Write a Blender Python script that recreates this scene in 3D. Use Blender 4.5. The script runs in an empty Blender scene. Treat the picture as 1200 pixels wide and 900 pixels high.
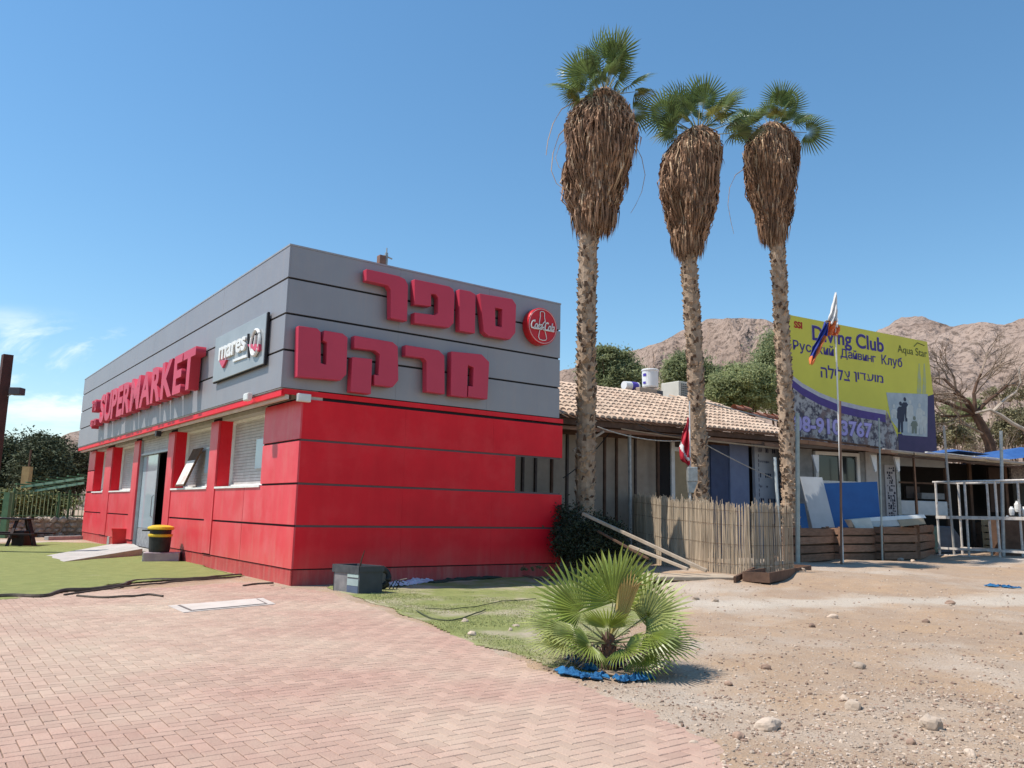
import bpy, bmesh, math, random
from math import sin, cos, pi, radians as rad, sqrt, atan2
from mathutils import Vector as V3, Matrix, noise

random.seed(11)
S = bpy.context.scene
COL = S.collection

# ------------------------------------------------------------------ camera
FPX = 947.0                       # focal length in pixels of a 1200 px wide frame
EYE = 1.5
AX = V3((0.999764495, 0.0217014748, 0.0))       # photo-camera frame expressed against world axes
AF = V3((-0.0034053, 0.1568787, 0.98761201))
AU = V3((0.02143264, -0.98737942, 0.15691565))
cam_d = bpy.data.cameras.new('camera'); cam = bpy.data.objects.new('camera', cam_d); COL.objects.link(cam)
cam_d.sensor_fit = 'HORIZONTAL'; cam_d.sensor_width = 36; cam_d.lens = 36*FPX/1200
cam_d.clip_start = 0.05; cam_d.clip_end = 6000
m = Matrix(((AX.x, -AX.y, -AX.z, 0), (AF.x, -AF.y, -AF.z, 0), (AU.x, -AU.y, -AU.z, EYE), (0, 0, 0, 1)))
cam.matrix_world = m
S.camera = cam

# ------------------------------------------------------------------ light
SHX, SHY = 0.574, 0.065                          # shadow offset per metre of height
sun_dir = V3((-SHX, -SHY, 1)).normalized()
sd = bpy.data.lights.new('sun', 'SUN'); sun = bpy.data.objects.new('sun', sd); COL.objects.link(sun)
sd.energy = 5.0; sd.angle = rad(0.5); sd.color = (1.0, 0.93, 0.835)
sun.rotation_euler = sun_dir.to_track_quat('Z', 'Y').to_euler()
sun.location = (-30, -5, 50)
W = bpy.data.worlds.new('World'); S.world = W; W.use_nodes = True
nt = W.node_tree; N = nt.nodes; L = nt.links
for n in list(N): N.remove(n)
out = N.new('ShaderNodeOutputWorld'); bg = N.new('ShaderNodeBackground'); sky = N.new('ShaderNodeTexSky')
sky.sky_type = 'NISHITA'; sky.sun_disc = False
sky.sun_elevation = math.asin(sun_dir.z); sky.sun_rotation = atan2(sun_dir.x, sun_dir.y)
sky.altitude = 0; sky.air_density = 1.3; sky.dust_density = 0.0; sky.ozone_density = 6.5
hsv = N.new('ShaderNodeHueSaturation'); hsv.inputs['Saturation'].default_value = 1.08; hsv.inputs['Hue'].default_value = 0.492; L.new(sky.outputs[0], hsv.inputs['Color'])
bg.inputs['Strength'].default_value = 0.13
tc = N.new('ShaderNodeTexCoord'); sx = N.new('ShaderNodeSeparateXYZ'); L.new(tc.outputs['Generated'], sx.inputs[0])
def wm(op, a, b=None, c=None):
    n = N.new('ShaderNodeMath'); n.operation = op
    for i, v in enumerate((a, b, c)):
        if v is None: continue
        if isinstance(v, (int, float)): n.inputs[i].default_value = v
        else: L.new(v, n.inputs[i])
    return n.outputs[0]
def wmap(v, a, b, c, d):
    n = N.new('ShaderNodeMapRange'); n.interpolation_type = 'SMOOTHSTEP'
    for i, q in enumerate((v, a, b, c, d)):
        if isinstance(q, (int, float)): n.inputs[i].default_value = q
        else: L.new(q, n.inputs[i])
    return n.outputs[0]
mp = N.new('ShaderNodeMapping'); mp.inputs['Scale'].default_value = (3.4, 3.4, 7.5); mp.inputs['Location'].default_value = (0.3, 0.2, 0.4)
L.new(tc.outputs['Generated'], mp.inputs[0])
nz = N.new('ShaderNodeTexNoise'); nz.inputs['Scale'].default_value = 1.6; nz.inputs['Detail'].default_value = 9; nz.inputs['Roughness'].default_value = 0.62; nz.inputs['Distortion'].default_value = 0.5
L.new(mp.outputs[0], nz.inputs['Vector'])
az = wm('ARCTAN2', sx.outputs['X'], sx.outputs['Y'])
daz = wm('ABSOLUTE', wm('ADD', az, 0.53))
lump = wmap(daz, 0.02, 0.12, 1.0, 0.0)
band = wm('MULTIPLY', wmap(sx.outputs['Z'], 0.05, 0.12, 0.0, 1.0), wmap(sx.outputs['Z'], 0.165, 0.21, 1.0, 0.0))
thr = wm('SUBTRACT', 0.64, wm('MULTIPLY', lump, 0.265))
cm = wmap(wm('SUBTRACT', nz.outputs['Fac'], thr), 0.0, 0.18, 0.0, 0.75)
cm = wm('MULTIPLY', cm, band)
mx = N.new('ShaderNodeMix'); mx.data_type = 'RGBA'
L.new(cm, mx.inputs[0]); L.new(hsv.outputs[0], mx.inputs[6]); mx.inputs[7].default_value = (8.6, 8.8, 9.2, 1)
L.new(mx.outputs[2], bg.inputs['Color']); L.new(bg.outputs[0], out.inputs['Surface'])
S.view_settings.view_transform = 'Standard'; S.view_settings.look = 'None'
S.view_settings.exposure = 0.26; S.view_settings.gamma = 1.0
S.cycles.max_bounces = 6; S.cycles.use_denoising = True

# ------------------------------------------------------------------ pixel helpers (where the photo puts a point in the world)
def ray(px, py):
    d = V3((px-600, py-450, FPX)); return V3((d.dot(AX), d.dot(AF), d.dot(AU)))
def lerp(a, b, t): return a+(b-a)*t
def clamp(t, a=0.0, b=1.0): return max(a, min(b, t))
def sstep(a, b, x):
    t = clamp((x-a)/(b-a)); return t*t*(3-2*t)
def interp(x, pts):
    if x <= pts[0][0]: return pts[0][1]
    for (x0, y0), (x1, y1) in zip(pts, pts[1:]):
        if x <= x1: return y0+(y1-y0)*(x-x0)/(x1-x0)
    return pts[-1][1]
def G0(px, py, z=0.0):
    r = ray(px, py); t = (z-EYE)/r.z; return V3((r.x*t, r.y*t, z))
PAVE_EDGE = [(350, 689.5), (392, 695), (450, 716), (560, 753), (650, 789), (760, 832), (846, 874), (882, 905)]
EDGE = sorted([(G0(*p).y, G0(*p).x) for p in PAVE_EDGE])
EDGE = [(-6, 3.2), (2.0, 2.3), (3.9, 1.95)] + EDGE
def rise(x, y):
    return 0.30*sstep(11.5, 20, y)*sstep(0.8, 5.5, x) + 0.22*sstep(11, 19, x)*sstep(14, 26, y)
def hgt(x, y):
    z = rise(x, y)
    if y > 60 or x > 40 or x < -40 or y < -10: return z
    d = x-interp(y, EDGE)
    if y < 15.3 and d < 0:
        return -0.02 if d < -.6 else -0.02+max(0, 0.045+d*.16+.03*noise.noise(V3((x*2.2, y*2.2, 2))))
    mk = clamp(d/1.2) if y < 15.3 else clamp((x+1.5)/3)
    turf = sstep(0.2, 1.5, d-0.1)
    a = noise.noise(V3((x*0.45, y*0.45, 3.1)))*0.10 + noise.noise(V3((x*1.5, y*1.5, 7)))*0.035 + noise.noise(V3((x*4.5, y*4.5, 1)))*0.012
    inturf = sstep(2.2, 1.2, x+0.0)*sstep(8, 9.5, y) if y > 8 else 0
    return z + .022*clamp(1-d/.8)*(y < 15.3) + a*mk*(1-0.85*inturf)
def G(px, py):
    z = 0.0
    for _ in range(12):
        p = G0(px, py, z); z = rise(p.x, p.y)
    return G0(px, py, z)
def onY(px, py, y):
    r = ray(px, py); t = y/r.y; return V3((r.x*t, y, EYE+r.z*t))
class Frame:
    """vertical wall frame: x along the wall, y away behind it, z up"""
    def __init__(s, o, u):
        s.o = V3((o[0], o[1], 0)); s.u = V3((u[0], u[1], 0)).normalized(); s.v = V3((-s.u.y, s.u.x, 0))
    def ang(s): return atan2(s.u.y, s.u.x)
    def R(s, px, py, off=0):      # hit with the plane y = off -> (x, z)
        r = ray(px, py); o = s.o+s.v*off
        t = (o-V3((0, 0, 0))).dot(s.v)/r.dot(s.v); p = r*t
        return ((p-s.o).dot(s.u), EYE+p.z)
    def Lf(s, px, py, off=0):     # hit with the plane x = off -> (y, z)
        r = ray(px, py); o = s.o+s.u*off
        t = o.dot(s.u)/r.dot(s.u); p = r*t
        return ((p-s.o).dot(s.v), EYE+p.z)
    def w(s, x, y, z=0): return s.o+s.u*x+s.v*y+V3((0, 0, z))

# ------------------------------------------------------------------ materials
MATS = {}
def mat(name, c1, c2=None, scale=4.0, rough=0.75, bump=0.0, bscale=None, metal=0.0, spec=0.3, rnd=0.0, detail=6, lo=0.35, hi=0.65,
        stretch=(1, 1, 1), c3=None, s3=0.8, l3=0.5, h3=0.7, coat=0, trans=0, emit=0, world=False, leafy=0, dust=0):
    if name in MATS: return MATS[name]
    M = bpy.data.materials.new(name); M.use_nodes = True; MATS[name] = M
    t = M.node_tree; n = t.nodes; l = t.links; b = n['Principled BSDF']
    b.inputs['Roughness'].default_value = rough; b.inputs['Metallic'].default_value = metal
    b.inputs['Specular IOR Level'].default_value = spec
    if coat: b.inputs['Coat Weight'].default_value = coat; b.inputs['Coat Roughness'].default_value = 0.15
    if trans: b.inputs['Transmission Weight'].default_value = trans
    c2 = c2 or tuple(min(1, x*0.82) for x in c1)
    co = n.new('ShaderNodeTexCoord'); mpn = n.new('ShaderNodeMapping'); mpn.inputs['Scale'].default_value = stretch
    if world:
        ge = n.new('ShaderNodeNewGeometry'); l.new(ge.outputs['Position'], mpn.inputs[0])
    else: l.new(co.outputs['Object'], mpn.inputs[0])
    a = n.new('ShaderNodeTexNoise'); a.inputs['Scale'].default_value = scale; a.inputs['Detail'].default_value = detail; a.inputs['Roughness'].default_value = 0.6
    l.new(mpn.outputs[0], a.inputs['Vector'])
    r = n.new('ShaderNodeMapRange'); r.inputs[1].default_value = lo; r.inputs[2].default_value = hi; l.new(a.outputs['Fac'], r.inputs[0])
    x = n.new('ShaderNodeMix'); x.data_type = 'RGBA'; x.inputs[6].default_value = (*c1, 1); x.inputs[7].default_value = (*c2, 1); l.new(r.outputs[0], x.inputs[0])
    colo = x.outputs[2]
    if c3:
        a3 = n.new('ShaderNodeTexNoise'); a3.inputs['Scale'].default_value = s3; a3.inputs['Detail'].default_value = 7; a3.inputs['Roughness'].default_value = 0.65
        l.new(mpn.outputs[0], a3.inputs['Vector'])
        r3 = n.new('ShaderNodeMapRange'); r3.inputs[1].default_value = l3; r3.inputs[2].default_value = h3; l.new(a3.outputs['Fac'], r3.inputs[0])
        y = n.new('ShaderNodeMix'); y.data_type = 'RGBA'; l.new(r3.outputs[0], y.inputs[0]); l.new(colo, y.inputs[6]); y.inputs[7].default_value = (*c3, 1); colo = y.outputs[2]
    if dust:
        m3 = n.new('ShaderNodeMapping'); m3.inputs['Scale'].default_value = (3.2, 3.2, .35); l.new(co.outputs['Object'], m3.inputs[0])
        d1 = n.new('ShaderNodeTexNoise'); d1.inputs['Scale'].default_value = 1.6; d1.inputs['Detail'].default_value = 8; d1.inputs['Roughness'].default_value = .7; l.new(m3.outputs[0], d1.inputs['Vector'])
        d2 = n.new('ShaderNodeMapRange'); d2.inputs[1].default_value = .48; d2.inputs[2].default_value = .80; l.new(d1.outputs['Fac'], d2.inputs[0])
        sz = n.new('ShaderNodeSeparateXYZ'); l.new(co.outputs['Object'], sz.inputs[0])
        d3 = n.new('ShaderNodeMapRange'); d3.inputs[1].default_value = 0.0; d3.inputs[2].default_value = .75; d3.inputs[3].default_value = .38; d3.inputs[4].default_value = 0; l.new(sz.outputs['Z'], d3.inputs[0])
        d5 = n.new('ShaderNodeMath'); d5.operation = 'MULTIPLY'; l.new(d3.outputs[0], d5.inputs[0]); l.new(d1.outputs['Fac'], d5.inputs[1])
        d4 = n.new('ShaderNodeMath'); d4.operation = 'MULTIPLY_ADD'; l.new(d2.outputs[0], d4.inputs[0]); d4.inputs[1].default_value = dust; l.new(d5.outputs[0], d4.inputs[2]); d4.use_clamp = True
        z_ = n.new('ShaderNodeMix'); z_.data_type = 'RGBA'; l.new(d4.outputs[0], z_.inputs[0]); l.new(colo, z_.inputs[6]); z_.inputs[7].default_value = (.50, .36, .27, 1); colo = z_.outputs[2]
    if rnd:
        at = n.new('ShaderNodeAttribute'); at.attribute_name = 'rnd'
        oi = n.new('ShaderNodeObjectInfo'); ad = n.new('ShaderNodeMath'); ad.operation = 'ADD'; l.new(at.outputs['Fac'], ad.inputs[0]); l.new(oi.outputs['Random'], ad.inputs[1])
        fr = n.new('ShaderNodeMath'); fr.operation = 'FRACT'; l.new(ad.outputs[0], fr.inputs[0])
        mr = n.new('ShaderNodeMapRange'); mr.inputs[3].default_value = 1-rnd; mr.inputs[4].default_value = 1+rnd; l.new(fr.outputs[0], mr.inputs[0])
        hv = n.new('ShaderNodeHueSaturation'); l.new(mr.outputs[0], hv.inputs['Value']); l.new(colo, hv.inputs['Color']); colo = hv.outputs[0]
    l.new(colo, b.inputs['Base Color'])
    if emit: l.new(colo, b.inputs['Emission Color']); b.inputs['Emission Strength'].default_value = emit
    if leafy:
        tr = n.new('ShaderNodeBsdfTranslucent'); l.new(colo, tr.inputs['Color']); ms = n.new('ShaderNodeMixShader'); ms.inputs[0].default_value = leafy
        l.new(b.outputs[0], ms.inputs[1]); l.new(tr.outputs[0], ms.inputs[2]); l.new(ms.outputs[0], n['Material Output'].inputs['Surface'])
    if bump:
        nb = n.new('ShaderNodeTexNoise'); nb.inputs['Scale'].default_value = bscale or scale*6; nb.inputs['Detail'].default_value = 6; l.new(mpn.outputs[0], nb.inputs['Vector'])
        bp = n.new('ShaderNodeBump'); bp.inputs['Strength'].default_value = bump; bp.inputs['Distance'].default_value = 0.02
        l.new(nb.outputs['Fac'], bp.inputs['Height']); l.new(bp.outputs[0], b.inputs['Normal'])
    return M

# ------------------------------------------------------------------ geometry helpers
class MB:
    def __init__(s): s.v = []; s.f = []; s.r = []; s.mi = []
    def add(s, vs, fs, r=0.0, m=0):
        o = len(s.v); s.v.extend([tuple(p) for p in vs]); s.f.extend([tuple(i+o for i in f) for f in fs]); s.r.extend([r]*len(fs)); s.mi.extend([m]*len(fs)); return s
    def box(s, x0, x1, y0, y1, z0, z1, M=None, r=0.0, m=0):
        vs = [V3(p) for p in ((x0, y0, z0), (x1, y0, z0), (x1, y1, z0), (x0, y1, z0), (x0, y0, z1), (x1, y0, z1), (x1, y1, z1), (x0, y1, z1))]
        if M: vs = [M@p for p in vs]
        return s.add(vs, [(0, 3, 2, 1), (4, 5, 6, 7), (0, 1, 5, 4), (1, 2, 6, 5), (2, 3, 7, 6), (3, 0, 4, 7)], r, m)
    def bar(s, a, b, w, h, r=0.0, m=0, roll=0):
        a = V3(a); b = V3(b); d = b-a; L_ = d.length
        if L_ < 1e-6: return s
        M = Matrix.Translation(a) @ d.to_track_quat('X', 'Z').to_matrix().to_4x4() @ Matrix.Rotation(roll, 4, 'X')
        return s.box(0, L_, -w/2, w/2, -h/2, h/2, M, r, m)
    def tube(s, pts, rad_, n=6, cap=True, r=0.0, m=0):
        pts = [V3(p) for p in pts]; k = len(pts)
        rr = rad_ if isinstance(rad_, (list, tuple)) else [rad_]*k
        vs = []
        for i, p in enumerate(pts):
            d = (pts[min(i+1, k-1)]-pts[max(i-1, 0)])
            if d.length < 1e-9: d = V3((0, 0, 1))
            d.normalize(); ref = V3((0, 0, 1)) if abs(d.z) < 0.9 else V3((1, 0, 0))
            a = d.cross(ref).normalized(); b = d.cross(a)
            for j in range(n):
                t = 2*pi*j/n; vs.append(p+(a*cos(t)+b*sin(t))*rr[i])
        fs = [(i*n+j, (i+1)*n+j, (i+1)*n+(j+1) % n, i*n+(j+1) % n) for i in range(k-1) for j in range(n)]
        if cap: fs += [tuple(range(n)), tuple((k-1)*n+j for j in reversed(range(n)))]
        return s.add(vs, fs, r, m)
    def lathe(s, prof, n=24, M=None, r=0.0, m=0, cap=True):   # prof [(radius,z)]
        vs = [V3((q*cos(2*pi*j/n), q*sin(2*pi*j/n), z)) for q, z in prof for j in range(n)]
        if M: vs = [M@p for p in vs]
        k = len(prof)
        fs = [(i*n+j, i*n+(j+1) % n, (i+1)*n+(j+1) % n, (i+1)*n+j) for i in range(k-1) for j in range(n)]
        if cap: fs += [tuple(reversed(range(n))), tuple((k-1)*n+j for j in range(n))]
        return s.add(vs, fs, r, m)
    def prism(s, poly, d0, d1, M=None, r=0.0, m=0):  # poly in (x,z), extruded along y from d0 to d1 (any winding)
        ar = sum(a[0]*b[1]-b[0]*a[1] for a, b in zip(poly, poly[1:]+poly[:1]))
        if ar < 0: poly = poly[::-1]
        n = len(poly); y0, y1 = min(d0, d1), max(d0, d1)
        vs = [V3((x, y0, z)) for x, z in poly]+[V3((x, y1, z)) for x, z in poly]
        if M: vs = [M@p for p in vs]
        fs = [tuple(range(n)), tuple(reversed(range(n, 2*n)))]+[(i, i+n, (i+1) % n+n, (i+1) % n) for i in range(n)]
        return s.add(vs, fs, r, m)
    def mesh(s, name, mats=(), smooth=False):
        me = bpy.data.meshes.new(name); me.from_pydata(s.v, [], s.f)
        for q in (mats if isinstance(mats, (list, tuple)) else [mats]): me.materials.append(q)
        if any(s.r):
            a = me.attributes.new('rnd', 'FLOAT', 'FACE'); a.data.foreach_set('value', s.r)
        if any(s.mi): me.polygons.foreach_set('material_index', s.mi)
        if smooth: me.polygons.foreach_set('use_smooth', [True]*len(s.f))
        me.update(); return me
    def build(s, name, mats, parent=None, smooth=False, bevel=0, loc=None, kind=None, rot=0):
        o = bpy.data.objects.new(name, s.mesh(name, mats, smooth)); COL.objects.link(o)
        if parent: o.parent = parent
        if loc is not None: o.location = loc
        if rot: o.rotation_euler.z = rot
        if bevel:
            b = o.modifiers.new('edge', 'BEVEL'); b.width = bevel; b.segments = 2; b.limit_method = 'ANGLE'
        if kind: o['kind'] = kind
        return o
def tag(o, label=None, cat=None, group=None, kind=None):
    if label: o['label'] = label
    if cat: o['category'] = cat
    if group: o['group'] = group
    if kind: o['kind'] = kind
    return o
def thing(name, label, cat, loc=(0, 0, 0), rz=0, group=None):
    o = bpy.data.objects.new(name, None); COL.objects.link(o); o.location = loc; o.rotation_euler.z = rz
    o.empty_display_size = 0.2
    return tag(o, label, cat, group)
def inst(me, name, parent=None, mw=None):
    o = bpy.data.objects.new(name, me); COL.objects.link(o)
    if parent: o.parent = parent
    if mw is not None: o.matrix_local = mw
    return o
def copy_thing(root, loc, rz, label):
    r = root.copy(); COL.objects.link(r); r.location = loc; r.rotation_euler.z = rz; r['label'] = label
    for ch in list(root.children):
        c = ch.copy(); COL.objects.link(c); c.parent = r
        for g in ch.children:
            d = g.copy(); COL.objects.link(d); d.parent = c
    return r
def R(a, b): return random.uniform(a, b)

def text_mesh(s, bold=0.0, extrude=0.0, shear=0.0, spacing=1.0, bevel=0.0):
    cu = bpy.data.curves.new('txt', 'FONT'); cu.body = s; cu.offset = bold; cu.extrude = extrude; cu.shear = shear; cu.space_character = spacing
    cu.bevel_depth = bevel; cu.resolution_u = 5; cu.fill_mode = 'FRONT' if extrude == 0 else 'BOTH'
    ob = bpy.data.objects.new('txt', cu); COL.objects.link(ob)
    bpy.context.view_layer.update()
    me = bpy.data.meshes.new_from_object(ob.evaluated_get(bpy.context.evaluated_depsgraph_get()))
    bpy.data.objects.remove(ob); bpy.data.curves.remove(cu)
    return me
def fit_text(me, x0, z0, w, h, yf, thick, flip=False):
    """lay text into wall coordinates: x along, z up, front at yf, back at yf+thick; flip -> for the left facade (x = -v)"""
    vs = [v.co.copy() for v in me.vertices]
    mnx = min(v.x for v in vs); mxx = max(v.x for v in vs); mny = min(v.y for v in vs); mxy = max(v.y for v in vs)
    mnz = min(v.z for v in vs); mxz = max(v.z for v in vs)
    for v in me.vertices:
        a = (v.co.x-mnx)/(mxx-mnx)*w; b = (v.co.y-mny)/(mxy-mny)*h
        d = 0 if mxz == mnz else (mxz-v.co.z)/(mxz-mnz)*thick
        v.co = V3((yf+d, x0-a, z0+b)) if flip else V3((x0+a, yf+d, z0+b))
    me.update(); return me
def spell(s, bold=0.0, gap=.07):
    b = MB(); x = 0.0
    for ch in s:
        if ch == ' ': x += .26; continue
        if ch == 'ד':     # dalet from its two strokes
            for (u0, u1, v0, v1) in ((0, .49, .50, .60), (.335, .43, 0, .50)): b.add([(x+u0, v0, 0), (x+u1, v0, 0), (x+u1, v1, 0), (x+u0, v1, 0)], [(0, 1, 2, 3)])
            x += .49+gap; continue
        src = 'H' if ch == 'н' else ch
        me = text_mesh(src, bold=bold); vs = [v.co.copy() for v in me.vertices]; mn = min(v.x for v in vs); mx_ = max(v.x for v in vs); ky = .542/.682 if ch == 'н' else 1; kx = .8 if ch == 'н' else 1
        b.add([((v.x-mn)*kx+x, v.y*ky, 0) for v in vs], [tuple(p.vertices) for p in me.polygons]); x += (mx_-mn)*kx+gap; bpy.data.meshes.remove(me)
    return b.mesh('lettering')
def spelled(s, parent, mt, x0, z0, w, h, yf, bold=0.0, name='lettering'):
    me = spell(s, bold); fit_text(me, x0, z0, w, h, yf, 0); me.materials.append(mt); return inst(me, name, parent)
def lettering(s, parent, mt, x0, z0, w, h, yf, thick=0.0, name='lettering', flip=False, **k):
    me = text_mesh(s, extrude=0.1 if thick else 0, **k); fit_text(me, x0, z0, w, h, yf, thick, flip)
    me.materials.clear(); me.materials.append(mt)
    return inst(me, name, parent)

# base materials
red = mat('red_painted_panel', (0.76, 0.012, 0.026), (0.66, 0.010, 0.022), 1.2, rough=0.45, spec=0.2, bump=0.06, bscale=1.5, c3=(0.74, 0.040, 0.050), s3=0.9, l3=0.5, h3=0.8, dust=.03)
red_lit = mat('red_panel_sunlit_tone', (0.70, 0.060, 0.080), (0.64, 0.032, 0.048), 1.3, rough=0.38, spec=0.4, bump=0.06, bscale=1.5, c3=(0.68, 0.125, 0.14), s3=1.1, l3=0.5, h3=0.8, dust=.22)  # lit-side copy of red: sun and glare painted into the colour, dust on top
red_dk = mat('red_plinth', (0.50, 0.020, 0.032), rough=0.6, dust=.25)
red_sign = mat('red_sign_plastic', (0.56, 0.050, 0.095), (0.50, 0.045, 0.085), 0.8, rough=0.45)
grey = mat('grey_composite_panel', (0.300, 0.295, 0.315), (0.275, 0.27, 0.29), 0.6, rough=0.45, metal=0.25, bump=0.03, bscale=0.8, c3=(0.29, 0.29, 0.31), s3=2.0, dust=.16)
dark = mat('dark_joint', (0.02, 0.02, 0.024), rough=0.8)
white = mat('white_paint', (0.78, 0.77, 0.74), (0.66, 0.65, 0.62), 3, rough=0.55)
cream = mat('cream_slat', (0.62, 0.58, 0.52), (0.50, 0.46, 0.40), 2.5, rough=0.6)
alu = mat('brushed_aluminium', (0.45, 0.47, 0.49), (0.36, 0.38, 0.40), 6, rough=0.4, metal=0.7)
galv = mat('galvanised_pipe', (0.42, 0.43, 0.42), (0.30, 0.31, 0.30), 9, rough=0.55, metal=0.5)
glass = mat('window_glass', (0.03, 0.035, 0.04), (0.02, 0.025, 0.03), 0.7, rough=0.08, spec=0.6)
black = mat('black_plastic', (0.018, 0.018, 0.020), (0.03, 0.03, 0.03), 5, rough=0.5)
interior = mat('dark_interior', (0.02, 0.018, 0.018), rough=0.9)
conc = mat('concrete', (0.42, 0.40, 0.37), (0.33, 0.31, 0.28), 5, rough=0.9, bump=0.4, bscale=30)
wood = mat('weathered_plank', (0.30, 0.17, 0.11), (0.20, 0.11, 0.07), 3, rough=0.85, bump=0.5, bscale=14, stretch=(1, 1, 7), rnd=0.22)
woodp = mat('pale_plank', (0.46, 0.35, 0.23), (0.35, 0.25, 0.16), 3, rough=0.85, bump=0.4, bscale=12, rnd=0.2)
wood_dk = mat('dark_old_timber', (0.13, 0.075, 0.05), (0.08, 0.045, 0.03), 4, rough=0.9, bump=0.5, bscale=20)
# ================================================================== GROUND
def axis(lo, hi, step, far_lo, far_hi):
    a = []; x = lo
    while x <= hi+1e-6: a.append(x); x += step
    s = step; x = hi
    while x < far_hi: s *= 1.35; x += s; a.append(min(x, far_hi))
    s = step; x = lo; b = []
    while x > far_lo: s *= 1.35; x -= s; b.append(max(x, far_lo))
    return b[::-1]+a
xs = axis(-6, 20, 0.12, -2500, 2500); ys = axis(2.5, 26, 0.12, -400, 3500)
mb = MB(); nx = len(xs)
for y in ys:
    for x in xs: mb.v.append((x, y, hgt(x, y)))
for j in range(len(ys)-1):
    for i in range(nx-1): mb.f.append((j*nx+i, j*nx+i+1, (j+1)*nx+i+1, (j+1)*nx+i))
mb.r = [0]*len(mb.f); mb.mi = [0]*len(mb.f)
def dirt_material():
    M = bpy.data.materials.new('stony_desert_dirt'); M.use_nodes = True; t = M.node_tree; n = t.nodes; l = t.links; b = n['Principled BSDF']
    b.inputs['Roughness'].default_value = 0.95; b.inputs['Specular IOR Level'].default_value = 0.1
    ge = n.new('ShaderNodeNewGeometry')
    def nz(sc, det=8, ro=0.6, off=0):
        m_ = n.new('ShaderNodeMapping'); m_.inputs['Location'].default_value = (off, off*2, off); l.new(ge.outputs['Position'], m_.inputs[0])
        a = n.new('ShaderNodeTexNoise'); a.inputs['Scale'].default_value = sc; a.inputs['Detail'].default_value = det; a.inputs['Roughness'].default_value = ro; l.new(m_.outputs[0], a.inputs['Vector']); return a.outputs['Fac']
    def mr(v, a_, b_, c_=0, d_=1):
        q = n.new('ShaderNodeMapRange'); q.inputs[1].default_value = a_; q.inputs[2].default_value = b_; q.inputs[3].default_value = c_; q.inputs[4].default_value = d_; l.new(v, q.inputs[0]); return q.outputs[0]
    def mix(f, a_, b_):
        q = n.new('ShaderNodeMix'); q.data_type = 'RGBA'; l.new(f, q.inputs[0])
        for k, c in ((6, a_), (7, b_)):
            if isinstance(c, tuple): q.inputs[k].default_value = (*c, 1)
            else: l.new(c, q.inputs[k])
        return q.outputs[2]
    def ma(op, a_, b_):
        q = n.new('ShaderNodeMath'); q.operation = op
        for k, c in ((0, a_), (1, b_)):
            if isinstance(c, (int, float)): q.inputs[k].default_value = c
            else: l.new(c, q.inputs[k])
        return q.outputs[0]
    c = mix(mr(nz(0.7), 0.38, 0.62), (0.405, 0.280, 0.182), (0.36, 0.270, 0.20))
    c = mix(mr(nz(3.1, off=3), 0.45, 0.72), c, (0.33, 0.235, 0.165))
    c = mix(mr(nz(0.35, off=9), 0.50, 0.66), c, (0.46, 0.39, 0.32))
    # the trodden pale gravel path
    sx_ = n.new('ShaderNodeSeparateXYZ'); l.new(ge.outputs['Position'], sx_.inputs[0])
    A = G(800, 712); B = G(1200, 702); k = (B.y-A.y)/(B.x-A.x)
    yy = ma('SUBTRACT', sx_.outputs['Y'], ma('ADD', ma('MULTIPLY', ma('SUBTRACT', sx_.outputs['X'], A.x), k), A.y))
    yy = ma('ADD', yy, ma('MULTIPLY', ma('SUBTRACT', nz(1.2, off=5), 0.5), 1.6))
    pm = ma('MULTIPLY', mr(ma('ABSOLUTE', yy, 0), 0.25, 0.75, 1, 0), mr(sx_.outputs['X'], 1.6, 3.2))
    c = mix(ma('MULTIPLY', pm, 0.8), c, (0.50, 0.445, 0.375))
    # pebble speckle
    vo = n.new('ShaderNodeTexVoronoi'); vo.inputs['Scale'].default_value = 34; l.new(ge.outputs['Position'], vo.inputs['Vector'])
    vs = n.new('ShaderNodeSeparateColor'); l.new(vo.outputs['Color'], vs.inputs[0])
    peb = ma('MULTIPLY', mr(vo.outputs['Distance'], 0.25, 0.42, 1, 0), mr(vs.outputs[0], 0.62, 0.70))
    c = mix(ma('MULTIPLY', peb, 0.75), c, mix(vs.outputs[1], (0.30, 0.24, 0.20), (0.60, 0.54, 0.48)))
    c = mix(mr(nz(60, 3), 0.35, 0.5, 0.45, 0), c, (0.20, 0.15, 0.11))
    l.new(c, b.inputs['Base Color'])
    hh = ma('ADD', ma('MULTIPLY', nz(14, 8, 0.7), 0.9), ma('MULTIPLY', peb, 0.35))
    hh = ma('ADD', hh, ma('MULTIPLY', nz(90, 3), 0.25))
    bp = n.new('ShaderNodeBump'); bp.inputs['Strength'].default_value = 0.75; bp.inputs['Distance'].default_value = 0.028; l.new(hh, bp.inputs['Height']); l.new(bp.outputs[0], b.inputs['Normal'])
    return M
dirt = dirt_material()
g = mb.build('ground', dirt, smooth=True, kind='structure')

# ---- paving: herringbone bricks in a sand bed
sand = mat('joint_sand', (0.36, 0.27, 0.21), (0.22, 0.165, 0.13), 6, rough=1, bump=0.3, world=True)
BACK = [G0(*p) for p in ((350, 689.5), (338, 691), (300, 683), (268, 684), (200, 689), (110, 693), (40, 699), (0, 702), (-80, 706))]
poly = [(x, y) for y, x in EDGE[1:]]
poly = [(x, y) for x, y in poly] + [(p.x, p.y) for p in BACK[1:]] + [(-11.0, 2.0)]
def inside(x, y, P):
    c = False; j = len(P)-1
    for i in range(len(P)):
        xi, yi = P[i]; xj, yj = P[j]
        if (yi > y) != (yj > y) and x < (xj-xi)*(y-yi)/(yj-yi)+xi: c = not c
        j = i
    return c
UU = V3((0.80335556, 0.59549966, 0)); VV = V3((-UU.y, UU.x, 0))
bed = MB(); bed.add([(x, y, 0.0) for x, y in poly], [tuple(range(len(poly)))])
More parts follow.
